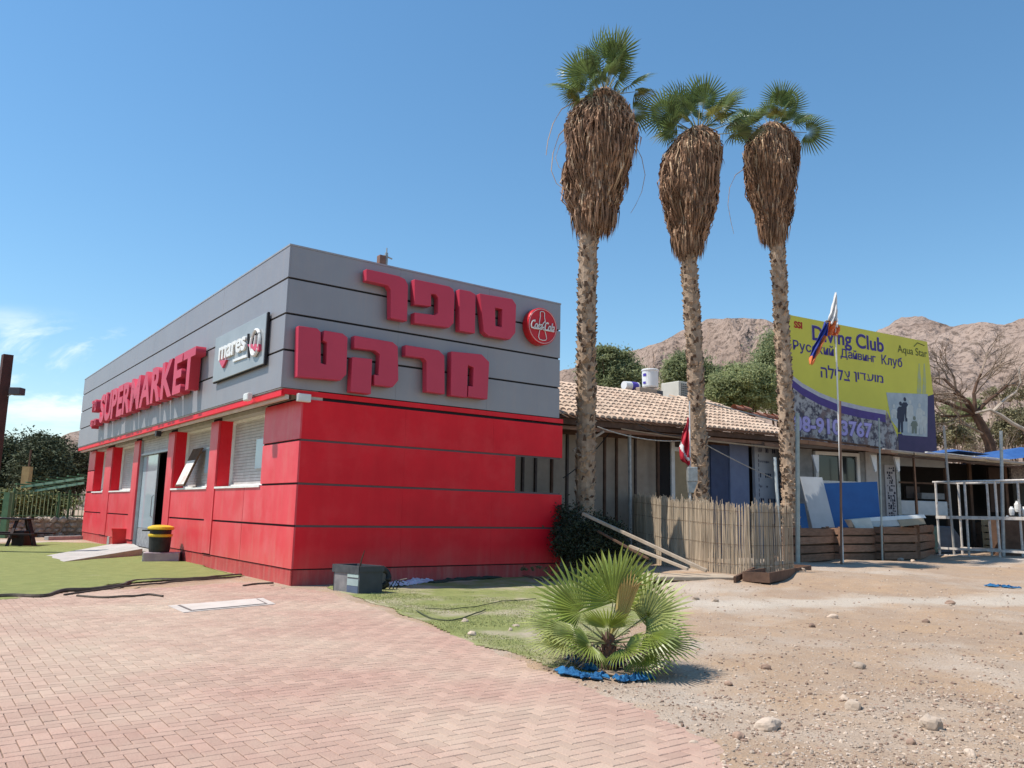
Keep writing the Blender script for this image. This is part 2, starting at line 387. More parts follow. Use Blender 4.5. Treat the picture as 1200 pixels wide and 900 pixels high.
paving = thing('brick_paving', None, None); paving['kind'] = 'structure'; paving['label'] = 'pinkish herringbone brick paving dusted with sand in front of the red shop'
o = bed.build('sand_bed', sand, paving)
brick = mat('pink_brick_paver', (0.425, 0.272, 0.215), (0.385, 0.246, 0.195), 9, rough=0.9, bump=0.35, bscale=60, rnd=0.09, world=True,
            c3=(0.47, 0.365, 0.28), s3=0.30, l3=0.40, h3=0.66, spec=0.15)
w_ = 0.098; cell = []
for i in range(-80, 190):
    for j in range(-190, 150):
        k = (i-j) % 4
        if k == 0: q = (i+1, j+0.5, 0)
        elif k == 3: q = (i+0.5, j+1, 1)
        else: continue
        p = UU*(q[0]*w_)+VV*(q[1]*w_)+V3((-5.5, 8.5, 0))
        if p.y < 2.05 or not inside(p.x, p.y, poly): continue
        c_ = AX*p.x+AF*p.y+AU*(p.z-EYE)
        if c_.z > 0.3:
            fx = 600+FPX*c_.x/c_.z; fy = 450+FPX*c_.y/c_.z
        else: fx = fy = -999
        cell.append((0 if (-20 < fx < 1220 and fy < 915) else 1, p.length, p, q[2]))
cell.sort(key=lambda c: (c[0], c[1]))
def brick_mesh(b, M, r):
    g_ = 0.0030; c = 0.004; h = 0.012; a = w_-g_; d = w_/2-g_
    vs = [V3(p) for p in ((-a, -d, 0), (a, -d, 0), (a, d, 0), (-a, d, 0), (-a, -d, h-c), (a, -d, h-c), (a, d, h-c), (-a, d, h-c), (-a+c, -d+c, h), (a-c, -d+c, h), (a-c, d-c, h), (-a+c, d-c, h))]
    if M: vs = [M@p for p in vs]
    b.add(vs, [(0, 1, 5, 4), (1, 2, 6, 5), (2, 3, 7, 6), (3, 0, 4, 7), (4, 5, 9, 8), (5, 6, 10, 9), (6, 7, 11, 10), (7, 4, 8, 11), (8, 9, 10, 11)], r)
bm0 = MB(); brick_mesh(bm0, None, 0.0); bme = bm0.mesh('brick', brick)
rest = MB(); base_a = atan2(UU.y, UU.x)
for n_, (vis, d, p, k) in enumerate(cell):
    M = Matrix.Translation(p+V3((0, 0, R(0.001, 0.0035)))) @ Matrix.Rotation(base_a+(pi/2 if k else 0)+R(-.008, .008), 4, 'Z') @ Matrix.Rotation(R(-.012, .012), 4, 'X') @ Matrix.Rotation(R(-.006, .006), 4, 'Y')
    if n_ < 300: inst(bme, 'brick', paving, M)
    else: brick_mesh(rest, M, R(0.01, 1))
rest.build('bricks', brick, paving, kind='stuff')
print('bricks', len(cell))

# ---- artificial turf sheets
def turf_mat(name, sandy):
    return mat(name, (0.285, 0.305, 0.115), (0.23, 0.255, 0.095), 3.5, rough=0.95, bump=0.9, bscale=160, world=True, c3=(0.47, 0.40, 0.30), s3=0.75 if sandy > 1 else 0.5, l3=0.47 if sandy > 1 else 0.66, h3=0.66 if sandy > 1 else 0.95, spec=0.1)
def drape(name, P, step, off, mt, label, wob=0.12):
    xs_ = [p[0] for p in P]; ys_ = [p[1] for p in P]; b = MB(); idx = {}
    def key(i, j):
        if (i, j) not in idx:
            x = min(xs_)+i*step; y = min(ys_)+j*step
            idx[(i, j)] = len(b.v); b.v.append((x, y, hgt(x, y)+off+0.010*noise.noise(V3((x*1.2, y*1.2, 0)))))
        return idx[(i, j)]
    for i in range(int((max(xs_)-min(xs_))/step)+1):
        for j in range(int((max(ys_)-min(ys_))/step)+1):
            x = min(xs_)+(i+.5)*step; y = min(ys_)+(j+.5)*step
            wx = noise.noise(V3((x*1.3, y*1.3, 5)))*wob; wy = noise.noise(V3((x*1.3, y*1.3, 15)))*wob
            if inside(x+wx, y+wy, P): b.f.append((key(i, j), key(i+1, j), key(i+1, j+1), key(i, j+1)))
    b.r = [0]*len(b.f); b.mi = b.r
    o = b.build(name, mt, kind='structure', smooth=True); o['label'] = label
    s_ = o.modifiers.new('t', 'SOLIDIFY'); s_.thickness = 0.008; s_.offset = -1
    return o
LP = [G0(*p) for p in ((-90, 708), (0, 704), (40, 700), (75, 695), (100, 690), (140, 685), (200, 681), (285, 676), (262, 672), (228, 660), (185, 648), (150, 640), (100, 637), (60, 636), (0, 638), (-90, 641))]
drape('artificial_lawn', [(p.x, p.y) for p in LP], 0.06, 0.03, turf_mat('artificial_turf', 0), 'clean green artificial grass left of the shop entrance')
MP = [G0(*p) for p in ((386, 688), (400, 695), (450, 712), (520, 742), (580, 762), (640, 785), (690, 792), (700, 765), (735, 742), (760, 722), (735, 700), (745, 682), (700, 668), (660, 664), (600, 668), (440, 680))]
o = drape('artificial_lawn', [(p.x, p.y) for p in MP], 0.05, 0.012, turf_mat('sandy_turf', 2), 'worn sandy artificial grass beneath the shaded red wall')

fib = MB(); rs = random.Random(77); k = 0; MPP = [(p.x, p.y) for p in MP]
while k < 16000:
    x = rs.uniform(-3.6, 3.4); y = rs.uniform(7.6, 15.5)
    if not inside(x, y, MPP) or noise.noise(V3((x*.9, y*.9, 3))) < -.12+rs.uniform(-.1, .1): continue
    z = hgt(x, y)+.012; a = rs.uniform(0, 6.28); w = rs.uniform(.003, .006)*(1+y/16); h = rs.uniform(.008, .018); c_, s_ = cos(a)*w, sin(a)*w
    fib.add([(x-c_, y-s_, z), (x+c_, y+s_, z), (x+rs.uniform(-.012, .012), y+rs.uniform(-.012, .012), z+h)], [(0, 1, 2)], rs.uniform(.02, 1)); k += 1
o = fib.build('turf_fibre', mat('turf_fibre_green', (.40, .40, .17), (.33, .34, .14), 2, rough=.8, rnd=.3, leafy=.3), kind='stuff'); tag(o, 'short worn green fibres of the sandy artificial grass', 'turf fibre')

# ---- stones and gravel
rockA = mat('pale_limestone', (0.48, 0.39, 0.31), (0.38, 0.29, 0.22), 3, rough=0.95, bump=0.5, bscale=12, rnd=0.25)
rockB = mat('brown_rock', (0.30, 0.20, 0.15), (0.22, 0.15, 0.11), 3, rough=0.95, bump=0.5, bscale=12, rnd=0.3)
ico = bmesh.new(); bmesh.ops.create_icosphere(ico, subdivisions=1, radius=1); IV = [v.co.copy() for v in ico.verts]; IF = [tuple(v.index for v in f.verts) for f in ico.faces]; ico.free()
ico = bmesh.new(); bmesh.ops.create_icosphere(ico, subdivisions=3, radius=1); IV2 = [v.co.copy() for v in ico.verts]; IF2 = [tuple(v.index for v in f.verts) for f in ico.faces]; ico.free()
def rock(b, c, s, seed, hi=False, flat=0.65, m=0):
    rot = Matrix.Rotation(R(0, 6.28), 3, 'Z') @ Matrix.Rotation(R(-.4, .4), 3, 'X'); sc = V3((R(.75, 1.3), R(.6, 1.0), R(.45, .8)*flat/.65))*s
    vs = []
    for v in (IV2 if hi else IV):
        k = 1+0.45*noise.noise(v*1.1+V3((seed, seed*.7, 0)))+0.16*abs(noise.noise(v*2.6+V3((seed, 0, 1))))+(.05*noise.noise(v*7) if hi else 0)
        q = rot @ V3((v.x*sc.x*k, v.y*sc.y*k, v.z*sc.z*k)); vs.append(c+q)
    b.add(vs, IF2 if hi else IF, R(0.02, 1), m)
peb = MB(); n_ = 0
while n_ < 11000:
    px = R(560, 1215); py = 655+R(0, 1)**0.62*255
    p = G(px, py); e = interp(p.y, EDGE)
    if p.x < e-0.25 or p.y > 26: continue
    if p.y > 15.2 and p.x < 3: continue
    if p.x < 1.3 and p.y > 8.6 and R(0, 1) < 0.8: continue
    if p.x < e+0.15 and R(0, 1) < 0.5: continue
    s = (0.003+0.012*R(0, 1)**4)*(1+p.y/20); rock(peb, V3((p.x, p.y, hgt(p.x, p.y)+s*0.15)), s, n_*.37, m=1 if R(0, 1) < .35 else 0); n_ += 1
o = peb.build('gravel', [rockA, rockB], kind='stuff'); tag(o, 'loose pebbles scattered over the bare dirt', 'gravel')
STN = [(901, 857, .115, 0, 'pale angular rock lying alone in the dirt near the paving corner'), (1092, 866, .10, 0, 'pinkish grey rock at the bottom right of the dirt lot'),
       (813, 872, .05, 0, 'small pale stone resting on the brick paving edge'), (854, 797, .055, 1, 'small dark brown stone on the dirt right of the young palm'),
       (1007, 780, .085, 0, 'flat grey stone half sunk mid dirt lot'), (1114, 708, .085, 1, 'brown square stone sitting on the pale gravel path'),
       (898, 782, .05, 1, 'reddish broken brick lump in the dirt'), (1068, 880, .045, 1, 'small dark stone left of the pinkish rock'),
       (1000, 840, .075, 0, 'rounded grey stone flush with the dirt'), (976, 723, .075, 0, 'low pale stone just in front of the gravel path'),
       (952, 736, .06, 1, 'dark stone in front of the gravel path'), (1085, 728, .07, 1, 'dark flat stone right of middle in the dirt lot'),
       (1056, 658, .13, 0, 'white stone at the foot of the slatted planter boxes'), (1070, 660, .09, 0, 'smaller white stone beside the planter boxes'),
       (1198, 652, .0, 0, None), (815, 706, .08, 0, 'grey rock at the left end of the gravel path'), (838, 708, .08, 0, 'pale rock second from the left end of the gravel path'),
       (1137, 893, .05, 0, 'pale stone at the lower frame edge of the dirt'), (1195, 742, .05, 1, 'small dark stone near the right frame edge'),
       (545, 730, .06, 0, 'cluster stone on the worn turf strip'), (553, 747, .07, 0, 'pale chalky stone on the worn turf near the paving'), (605, 735, .06, 0, 'grey stone in the gravelly patch of worn turf'),
       (598, 740, .05, 0, 'small stone left in the gravelly patch of worn turf'), (940, 671, .09, 0, 'pale stone behind the wooden trough'), (990, 827, .05, 0, 'white chip in the dirt lot'), (866, 870, .05, 1, 'small rubble piece left of the pale angular rock')]
for i, (px, py, s, k, lab) in enumerate(STN):
    if not lab: continue
    p = G(px, py); s *= .78; b = MB(); rock(b, V3((0, 0, 0)), s, i*3.3+1, True, .75)
    o = b.build('stone', rockB if k else rockA, loc=(p.x, p.y, hgt(p.x, p.y)+s*0.25)); tag(o, lab, 'stone', 'loose stones on the dirt')

# ---- hills
hill = mat('barren_hillside', (0.315, 0.235, 0.19), (0.225, 0.168, 0.138), 0.045, rough=1, bump=1.0, bscale=0.25, world=True, c3=(0.35, 0.27, 0.225), s3=0.010, l3=0.45, h3=0.62, spec=0.05)
def hill_speckle(M):
    t = M.node_tree; n = t.nodes; l = t.links; b = n['Principled BSDF']; src = b.inputs['Base Color'].links[0].from_socket
    ge = n.new('ShaderNodeNewGeometry'); vo = n.new('ShaderNodeTexNoise'); vo.inputs['Scale'].default_value = 0.33; vo.inputs['Detail'].default_value = 5; vo.inputs['Roughness'].default_value = .7
    l.new(ge.outputs['Position'], vo.inputs['Vector'])
    q = n.new('ShaderNodeMapRange'); q.inputs[1].default_value = 0.50; q.inputs[2].default_value = 0.60; l.new(vo.outputs['Fac'], q.inputs[0])
    q.inputs[4].default_value = 0.7
    x = n.new('ShaderNodeMix'); x.data_type = 'RGBA'; l.new(q.outputs[0], x.inputs[0]); l.new(src, x.inputs[6]); x.inputs[7].default_value = (0.085, 0.062, 0.05, 1); l.new(x.outputs[2], b.inputs['Base Color'])
    for nd in n:
        if nd.type == 'BUMP': nd.inputs['Distance'].default_value = 4.0
hill_speckle(hill)
def ridge(name, prof, r0, r1, rb, amp, label, az0=-1.3, az1=1.3, na=520, nr=46, seed=0):
    """profile in photo pixels -> ridge elevation by azimuth, at radius r1; foot at r0, falls away behind to rb"""
    pr = []
    for px, py in prof:
        d = ray(px, py); pr.append((atan2(d.x, d.y), d.z/sqrt(d.x*d.x+d.y*d.y)))
    pr = [(az0-.1, pr[0][1]*.8)]+pr+[(az1+.1, pr[-1][1]*1.1)]
    b = MB()
    for i in range(na+1):
        a = lerp(az0, az1, i/na); top = interp(a, pr)*r1+EYE+noise.noise(V3((a*60, seed, 0)))*r1*.0025+noise.noise(V3((a*190, seed, 2)))*r1*.0012
        for j in range(nr+1):
            t = j/nr
            if t < .75: s = t/.75; rr = lerp(r0, r1, s); h = top*(s**1.25)
            else: s = (t-.75)/.25; rr = lerp(r1, rb, s); h = top*(1-s*1.1)
            x = sin(a)*rr; y = cos(a)*rr
            env = min(1, s*3)*(1 if t >= .75 else min(1, (1-s)*5+.05))
            nn = noise.hetero_terrain(V3((x/90, y/90, seed)), 0.7, 2.1, 5, 0.7)-.9
            rd = 1.5*abs(noise.noise(V3((x/46, y/80, seed+4))))+.9*abs(noise.noise(V3((x/19, y/30, seed+8))))+.4*abs(noise.noise(V3((x/8, y/11, seed+2))))-.25
            h2 = h+amp*env*(nn*.5-rd*.85+.2)
            if t < .75: h2 = min(h2, EYE+(top-EYE)*(rr/r1)*0.985) if s > .1 else h2
            b.v.append((x, y, h2-3*(1-min(1, t*6))))
    k = nr+1
    for i in range(na):
        for j in range(nr): b.f.append((i*k+j, (i+1)*k+j, (i+1)*k+j+1, i*k+j+1))
    b.r = [0]*len(b.f); b.mi = b.r
    o = b.build(name, hill, smooth=True, kind='structure'); o['label'] = label
ridge('hill', [(-300, 520), (0, 532), (40, 527), (62, 516), (80, 506), (100, 503), (200, 480), (300, 470), (450, 470), (600, 448), (657, 432), (700, 421), (740, 408), (775, 398), (800, 384), (830, 370), (880, 369), (905, 374), (940, 388), (1010, 420), (1100, 430), (1300, 420)],
      170, 620, 900, 22, 'barren rocky hill rising behind the palms', seed=1)
ridge('hill', [(-300, 600), (600, 560), (800, 470), (900, 425), (960, 405), (1000, 397), (1035, 381), (1055, 369), (1080, 367), (1098, 374), (1115, 379), (1150, 374), (1175, 377), (1200, 369), (1240, 360), (1400, 350)],
      90, 430, 600, 15, 'nearer stony slope rising behind the billboard and the bare tree', az0=0.0, seed=5, na=380)
# ================================================================== SUPERMARKET
C0 = G0(340, 687); B = Frame((C0.x, C0.y), UU)
shop = thing('supermarket', 'low red and grey panelled supermarket with big lettering on its parapet', 'shop building', (C0.x, C0.y, 0), B.ang())
FZ0, FZ1, FO, FL = 3.85, 6.78, -0.45, 23.35          # parapet bottom / top, overhang, length
RW = 6.72
def P(b, name, mt, bevel=0.0, parent=None, kind=None, smooth=False): return b.build(name, mt, parent or shop, bevel=bevel, kind=kind, smooth=smooth)
# core volume (dark joints show between the panels)
WL = lambda px, py=567: B.Lf(px, py)[0]
wA0, wA1 = WL(305), WL(252.5)          # window nearest the corner
wB0, wB1 = WL(243), WL(201)
dr0, dr1 = WL(194), WL(160)
wC0, wC1 = WL(154), WL(129)
wD0, wD1 = WL(121.5), WL(108.7)
b = MB()
b.box(0.47, 5.3, 0.06, 23.1, 0, FZ0-.02)
P(b, 'core_wall', dark)
b = MB(); b.box(FO+.04, RW-.03, 0.035, FL-.03, FZ0, FZ1-.02)
P(b, 'parapet_backing', dark)
b = MB(); b.box(FO-.01, RW+.01, -.012, FL, FZ1-.02, FZ1+.015); P(b, 'coping', mat('parapet_coping', (0.33, 0.34, 0.37), rough=.5))
# parapet panels
rows = [B.R(340, y, 0)[1] for y in (285, 325.5, 367.5, 410.4, 453)]
rows[0] = FZ1-.022; rows[4] = FZ0
for k in range(4):
    zt = rows[k]-(.0 if k == 0 else .022); zb = rows[k+1]+(.022 if k < 3 else 0)
    vs = [0.0, 4.2, 7.6, 11.0, 14.4, 17.8, 21.0, FL]
    for a, c in zip(vs, vs[1:]):
        q = MB(); q.box(FO, FO+.035, a+(.0025 if a else .0), c-.0025, zb, zt); P(q, 'panel', grey)
    us = [FO+.037, 2.1, 4.5, RW]
    for a, c in zip(us, us[1:]):
        q = MB(); q.box(a+(.0 if a < 0 else .0015), c-.0015, 0.0, .032, zb, zt); P(q, 'panel', grey)
    q = MB(); q.box(RW-.028, RW, .034, FL-.04, zb, zt); P(q, 'panel', grey)
q = MB(); q.box(FO+.04, RW-.04, FL-.03, FL, FZ0, FZ1-.03); P(q, 'panel', grey)
# soffit and its edge trims
b = MB(); b.box(FO+.02, 0.36, 0.05, FL-.02, FZ0-.03, FZ0-.004); P(b, 'soffit', mat('soffit_board', (0.55, 0.52, 0.48), (0.45, .42, .39), 3))
b = MB(); b.box(FO+.03, FO+.10, 0.03, FL-.04, FZ0-.16, FZ0-.04); P(b, 'trim', red)
b = MB(); b.box(FO+.12, FO+.20, 0.05, FL-.05, FZ0-.22, FZ0-.13); P(b, 'trim', cream)
b = MB(); b.box(FO+.22, FO+.25, 0.05, FL-.05, FZ0-.22, FZ0-.03); P(b, 'trim', wood_dk)
b = MB(); b.box(FO+.06, 6.85, 0.004, .05, FZ0-.125, FZ0-.02); P(b, 'trim', red)
# red walls: right (shaded) face is a screen 0.12 thick carried past the core, with a slot in it
ZR = [0.30, 1.145, 1.975, 2.84, 3.68]
J = 0.022
scr = MB(); scr.box(0.03, 5.38, .045, .11, 0.0, 3.70); scr.box(5.38, 6.80, .045, .11, 0.0, 1.99); scr.box(5.38, 6.80, .045, .11, 2.85, 3.70); P(scr, 'screen_backing', dark)
jt = mat('joint_strip', (0.13, 0.105, 0.11), rough=.6)
for z in ZR[1:4]:
    q = MB(); q.box(0.04, 6.78, .022, .045, z-.02, z+.02); P(q, 'joint_strip', jt)
for k in range(4):
    z0 = ZR[k]+J; z1 = ZR[k+1]-J
    cuts = [0.036, 2.38, 4.72, 6.83] if k != 2 else [0.036, 2.38, 5.38]
    for a, c in zip(cuts, cuts[1:]):
        q = MB(); q.box(a+.0012, c-.0012, 0.0, .044, z0, z1); P(q, 'panel', red)
q = MB(); q.box(0.02, 6.80, .02, .09, 0.0, ZR[0]-.004); P(q, 'plinth', red_dk)
q = MB(); q.box(6.81, 6.835, .046, .13, 2.86, 3.66); q.box(6.81, 6.835, .046, .13, 0.0, 1.95); P(q, 'edge_trim', red)
q = MB(); q.box(5.30, 5.385, .046, 1.6, 1.99, 2.85); P(q, 'slot_reveal', red)
q = MB(); q.box(5.385, 6.80, .046, .12, 1.955, 1.99); q.box(5.385, 6.80, .046, .12, 2.85, 2.875); P(q, 'slot_frame', alu)
# left (sunlit) face -- panels stand 35 mm proud
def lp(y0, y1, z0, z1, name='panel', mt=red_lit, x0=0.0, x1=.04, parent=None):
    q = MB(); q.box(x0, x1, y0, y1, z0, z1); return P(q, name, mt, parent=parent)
for a, c, top in ((0.05, wA0, 3.7), (wA1, wB0, 3.7), (wB1, dr0, 3.7), (dr1, wC0, 3.7), (wC1, wD0, 3.7), (wD1, 23.1, 3.7)):
    lw = MB(); lw.box(.041, .46, a, c, 0, top); P(lw, 'wall_backing', dark)
for a, c in ((wA0, wA1), (wB0, wB1), (wC0, wC1), (wD0, wD1)): lw = MB(); lw.box(.041, .459, a-.001, c+.001, 0, 1.90); P(lw, 'wall_backing', dark)
# corner stack
for k in range(4):
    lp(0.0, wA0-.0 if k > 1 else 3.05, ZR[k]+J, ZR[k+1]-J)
# lower panels under windows and between piers
piers = [(wA1+.02, wB0-.02), (wB1, dr0), (dr1, wC0-.02), (wC1+.02, wD0-.02)]
spans = [(3.07, piers[0][0]-.02), (piers[0][1]+.02, piers[1][0]-.02), (piers[2][1]+.02, piers[3][0]-.02), (piers[3][1]+.02, 23.1)]
for a, c in spans:
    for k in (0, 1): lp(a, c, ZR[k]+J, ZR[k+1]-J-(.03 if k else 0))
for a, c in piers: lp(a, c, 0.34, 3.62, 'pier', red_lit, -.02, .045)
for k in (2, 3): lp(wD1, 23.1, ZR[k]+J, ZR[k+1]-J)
lp(0.02, dr0, 0.0, .30, 'plinth', red_dk, .02, .06); lp(dr1, 23.08, 0.0, .30, 'plinth', red_dk, .02, .06)
lp(0.02, 23.1, 3.62, 3.82, 'header', mat('header_board', (0.50, 0.46, 0.42), (0.38, .35, .32), 4), .05, .45)
q = MB(); q.box(.02, 5.3, 23.05, 23.1, 0, 3.8); P(q, 'end_wall', red)
# windows with roller shutters
shut = mat('roller_shutter', (0.52, 0.49, 0.47), (0.42, 0.39, 0.37), 4, rough=.55)
def window(y0, y1, z0, z1, pane=0.45, glassy=True):
    f = MB(); e = .05
    f.box(.32, .40, y0+.0, y0+e, z0, z1); f.box(.32, .40, y1-e, y1, z0, z1); f.box(.32, .40, y0+e, y1-e, z0, z0+e); f.box(.32, .40, y0+e, y1-e, z1-e, z1)
    w = P(f, 'window', white)
    s = MB(); z = z0+e
    while z < z1-e-.01:
        s.box(.385+R(-.003, .003), .41, y0+e, y1-e, z+.004, z+.070); z += .074
    s.box(.416, .43, y0+e, y1-e, z0+e, z1-e)
    P(s, 'shutter', shut, parent=w, kind='stuff')
    if glassy:
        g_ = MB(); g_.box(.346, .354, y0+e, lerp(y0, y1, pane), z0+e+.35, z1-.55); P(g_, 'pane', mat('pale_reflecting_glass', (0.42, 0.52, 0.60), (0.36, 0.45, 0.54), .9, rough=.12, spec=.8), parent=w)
    s = MB(); s.box(-.03, .32, y0-.0, y1+.0, z0-.055, z0-.008); P(s, 'sill', white, parent=w)
    r_ = MB(); r_.box(.030, .32, y1-.014, y1-.001, z0, z1); P(r_, 'reveal', red, parent=w)
    # near-side jamb return: painted red too
    r_ = MB(); r_.box(.030, .32, y0+.001, y0+.014, z0, z1); P(r_, 'reveal', red, parent=w)
    return w
window(wA0, wA1, 1.98, 3.62)
window(wB0, wB1, 1.98, 3.62)
window(wC0, wC1, 1.98, 3.62, glassy=False)
window(wD0, wD1, 1.98, 3.62, glassy=False)
# broader red jambs beyond the openings (deep reveals)
# entrance
ent = MB(); ent.box(.04, .14, dr0, dr0+.06, .12, 3.6); ent.box(.04, .14, dr1-.06, dr1, .12, 3.6); ent.box(.04, .14, dr0+.06, dr1-.06, 3.1, 3.16)
door = P(ent, 'entrance', alu)
q = MB(); z = 3.17
while z < 3.6: q.box(.10, .13, dr0+.07, dr1-.07, z, z+.068); z += .074
P(q, 'shutter', shut, parent=door, kind='stuff')
dm = lerp(dr0, dr1, .46)
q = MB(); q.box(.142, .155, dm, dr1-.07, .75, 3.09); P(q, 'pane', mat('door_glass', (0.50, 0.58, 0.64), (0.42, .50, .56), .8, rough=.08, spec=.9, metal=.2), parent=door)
q = MB(); q.box(.138, .158, dm, dr1-.07, .16, .74); P(q, 'kick_panel', mat('kick_panel', (0.33, 0.34, 0.35), (0.20, .2, .21), 8, rough=.6), parent=door)
q = MB(); q.box(.12, .17, dm-.07, dm-.001, .14, 3.09); P(q, 'stile', alu, parent=door)
q = MB(); q.tube([(.10, dm-.04, 1.1), (.04, dm-.04, 1.15), (.04, dm-.04, 1.75), (.10, dm-.04, 1.8)], .018, 6); P(q, 'handle', alu, parent=door)
q = MB(); q.box(.9, .95, dr0-.3, dr1+.3, 0, 3.2); P(q, 'dark_inside', interior, parent=door)
q = MB(); q.box(.30, .80, dr0+.1, dm-.1, .05, .55); P(q, 'counter', red, parent=door, bevel=.02)
q = MB(); q.box(-.25, .9, dr0+.0, dr1, 0.0, .13); P(q, 'doorstep', conc)
q = MB()
for k, (dy, c) in enumerate(((.25, 0), (.55, 1), (.85, 0))): q.box(.78, .88, dr0+dy, dr0+dy+.2, .9+.1*k, 1.5+.2*k)
P(q, 'shelf_goods', mat('shelf_goods', (0.30, .12, .07), (0.4, .34, .28), 8, lo=.45, hi=.55), parent=door)
# floodlights under the parapet
def flood(loc, rz, label):
    t = thing('floodlight', label, 'floodlight', loc, rz)
    b_ = MB(); b_.box(-.14, .14, -.05, .05, -.08, .08); b_.build('housing', white, t, bevel=.015)
    b_ = MB(); b_.box(-.12, .12, -.058, -.051, -.06, .06); b_.build('lens', mat('lamp_glass', (.75, .75, .72), rough=.15), t)
    b_ = MB(); b_.tube([(0, .05, 0), (0, .14, .04)], .02, 6); b_.build('bracket', galv, t)
    return t
p = B.w(-.02, -.14, 3.66); flood(p, B.ang(), 'white floodlight under the parapet at the near corner')
p = B.w(FO-.10, B.Lf(290, 470, FO-.1)[0], 3.80); flood(p, B.ang()+pi/2*3, 'white floodlight under the parapet of the sunlit long side')
p = B.w(FO+.02, B.Lf(184, 508, FO)[0], 3.55); t = thing('floodlight', 'small black lamp above the shop entrance', 'floodlight', p, B.ang()+pi/2*3)
b = MB(); b.box(-.1, .1, -.06, .08, -.08, .08); b.build('housing', black, t, bevel=.01)
b = MB(); b.tube([(0, .08, 0), (0, .2, .1)], .015, 6); b.build('bracket', black, t)
# roof pipe and box
p = B.w(*(B.R(448, 300, 1.2)[0], 1.2), FZ1)
t = thing('roof_mast', 'rusty flue box with a thin mast on the supermarket roof', 'roof mast', p, B.ang())
b = MB(); b.box(-.10, .06, -.08, .08, -.1, .62); b.build('flue', mat('rusty_steel', (0.26, .14, .10), (.16, .09, .07), 9, rough=.9), t, bevel=.01)
b = MB(); b.tube([(.11, 0, -.1), (.11, 0, .72)], .035, 6); b.tube([(.04, 0, .64), (.26, 0, .60)], .02, 5); b.tube([(.11, 0, .7), (.11, 0, .84)], .016, 5); b.build('mast', galv, t)

# ------------------------------------------------------------------ lettering (signs are things of their own)
def sign(label): return thing('sign', label, 'sign', (C0.x, C0.y, 0), B.ang())
LO = -.05
def cp(x, y): return B.R(320+x/3.3333, 270+y/3.3333, -.24)
HEB = [[(365, 150), (492, 178), (516, 190), (528, 214), (524, 355), (460, 343), (460, 232), (450, 216), (365, 196)],
 [(553, 190), (688, 218), (703, 228), (710, 246), (706, 362), (688, 380), (553, 362), (553, 320), (632, 330), (645, 322), (645, 262), (636, 250), (618, 248), (618, 297), (553, 289)],
 [(728, 229), (772, 238), (792, 250), (789, 402), (729, 392)],
 [(100, 372), (172, 382), (187, 396), (187, 518), (208, 524), (211, 438), (196, 430), (200, 390), (272, 402), (292, 418), (287, 562), (264, 586), (95, 572)],
 [(318, 410), (468, 436), (488, 454), (490, 586), (468, 612), (396, 604), (396, 562), (412, 566), (417, 484), (400, 470), (318, 460)],
 [(310, 494), (388, 502), (383, 640), (303, 630)],
 [(518, 447), (648, 468), (670, 490), (671, 640), (600, 630), (600, 512), (590, 500), (518, 490)],
 [(697, 472), (815, 484), (845, 514), (838, 660), (762, 650), (764, 607), (781, 609), (784, 536), (762, 526), (758, 653), (695, 645)]]
t = sign('big red Hebrew lettering in two rows on the shaded parapet')
names = ['letter']*len(HEB)
for i, pl in enumerate(HEB):
    q = MB(); q.prism([cp(*a) for a in pl], -.24, LO); q.build('letter', red_sign, t, bevel=.012)
# samekh with its counter: two joined halves
sam = [(808, 246), (935, 268), (950, 290), (947, 400), (926, 426), (842, 412), (824, 396)]
hole = [(868, 302), (896, 308), (894, 378), (869, 372)]
q = MB()
A_ = [(808, 246), (870, 257), (868, 302), (869, 372), (868, 416), (842, 412), (824, 396)]
B_ = [(870, 257), (935, 268), (950, 290), (947, 400), (926, 426), (868, 416), (869, 372), (894, 378), (896, 308), (868, 302)]
def cutprism(outer, hl, y0, y1):
    bm = bmesh.new(); n1 = len(outer); n2 = len(hl)
    rings = []
    for y in (y0, y1):
        o_ = [bm.verts.new((p[0], y, p[1])) for p in outer]; h_ = [bm.verts.new((p[0], y, p[1])) for p in hl]; rings.append((o_, h_))
    for o_, h_ in rings:
        es = [bm.edges.new((o_[i], o_[(i+1) % n1])) for i in range(n1)]+[bm.edges.new((h_[i], h_[(i+1) % n2])) for i in range(n2)]
        bmesh.ops.triangle_fill(bm, use_beauty=True, edges=es)
    for k, n_ in ((0, n1), (1, n2)):
        for i in range(n_): bm.faces.new((rings[0][k][i], rings[0][k][(i+1) % n_], rings[1][k][(i+1) % n_], rings[1][k][i]))
    bmesh.ops.recalc_face_normals(bm, faces=bm.faces); me = bpy.data.meshes.new('letter'); bm.to_mesh(me); bm.free(); return me
me = cutprism([cp(*a) for a in sam], [cp(*a) for a in hole], -.24, LO); me.materials.append(red_sign); o = inst(me, 'letter', t)
b_ = o.modifiers.new('edge', 'BEVEL'); b_.width = .012; b_.segments = 2; b_.limit_method = 'ANGLE'
# stand-off pegs joined to the sign
q = MB()
for u in [x*.42+.1 for x in range(15)]:
    for z in (4.9, 6.1): pass
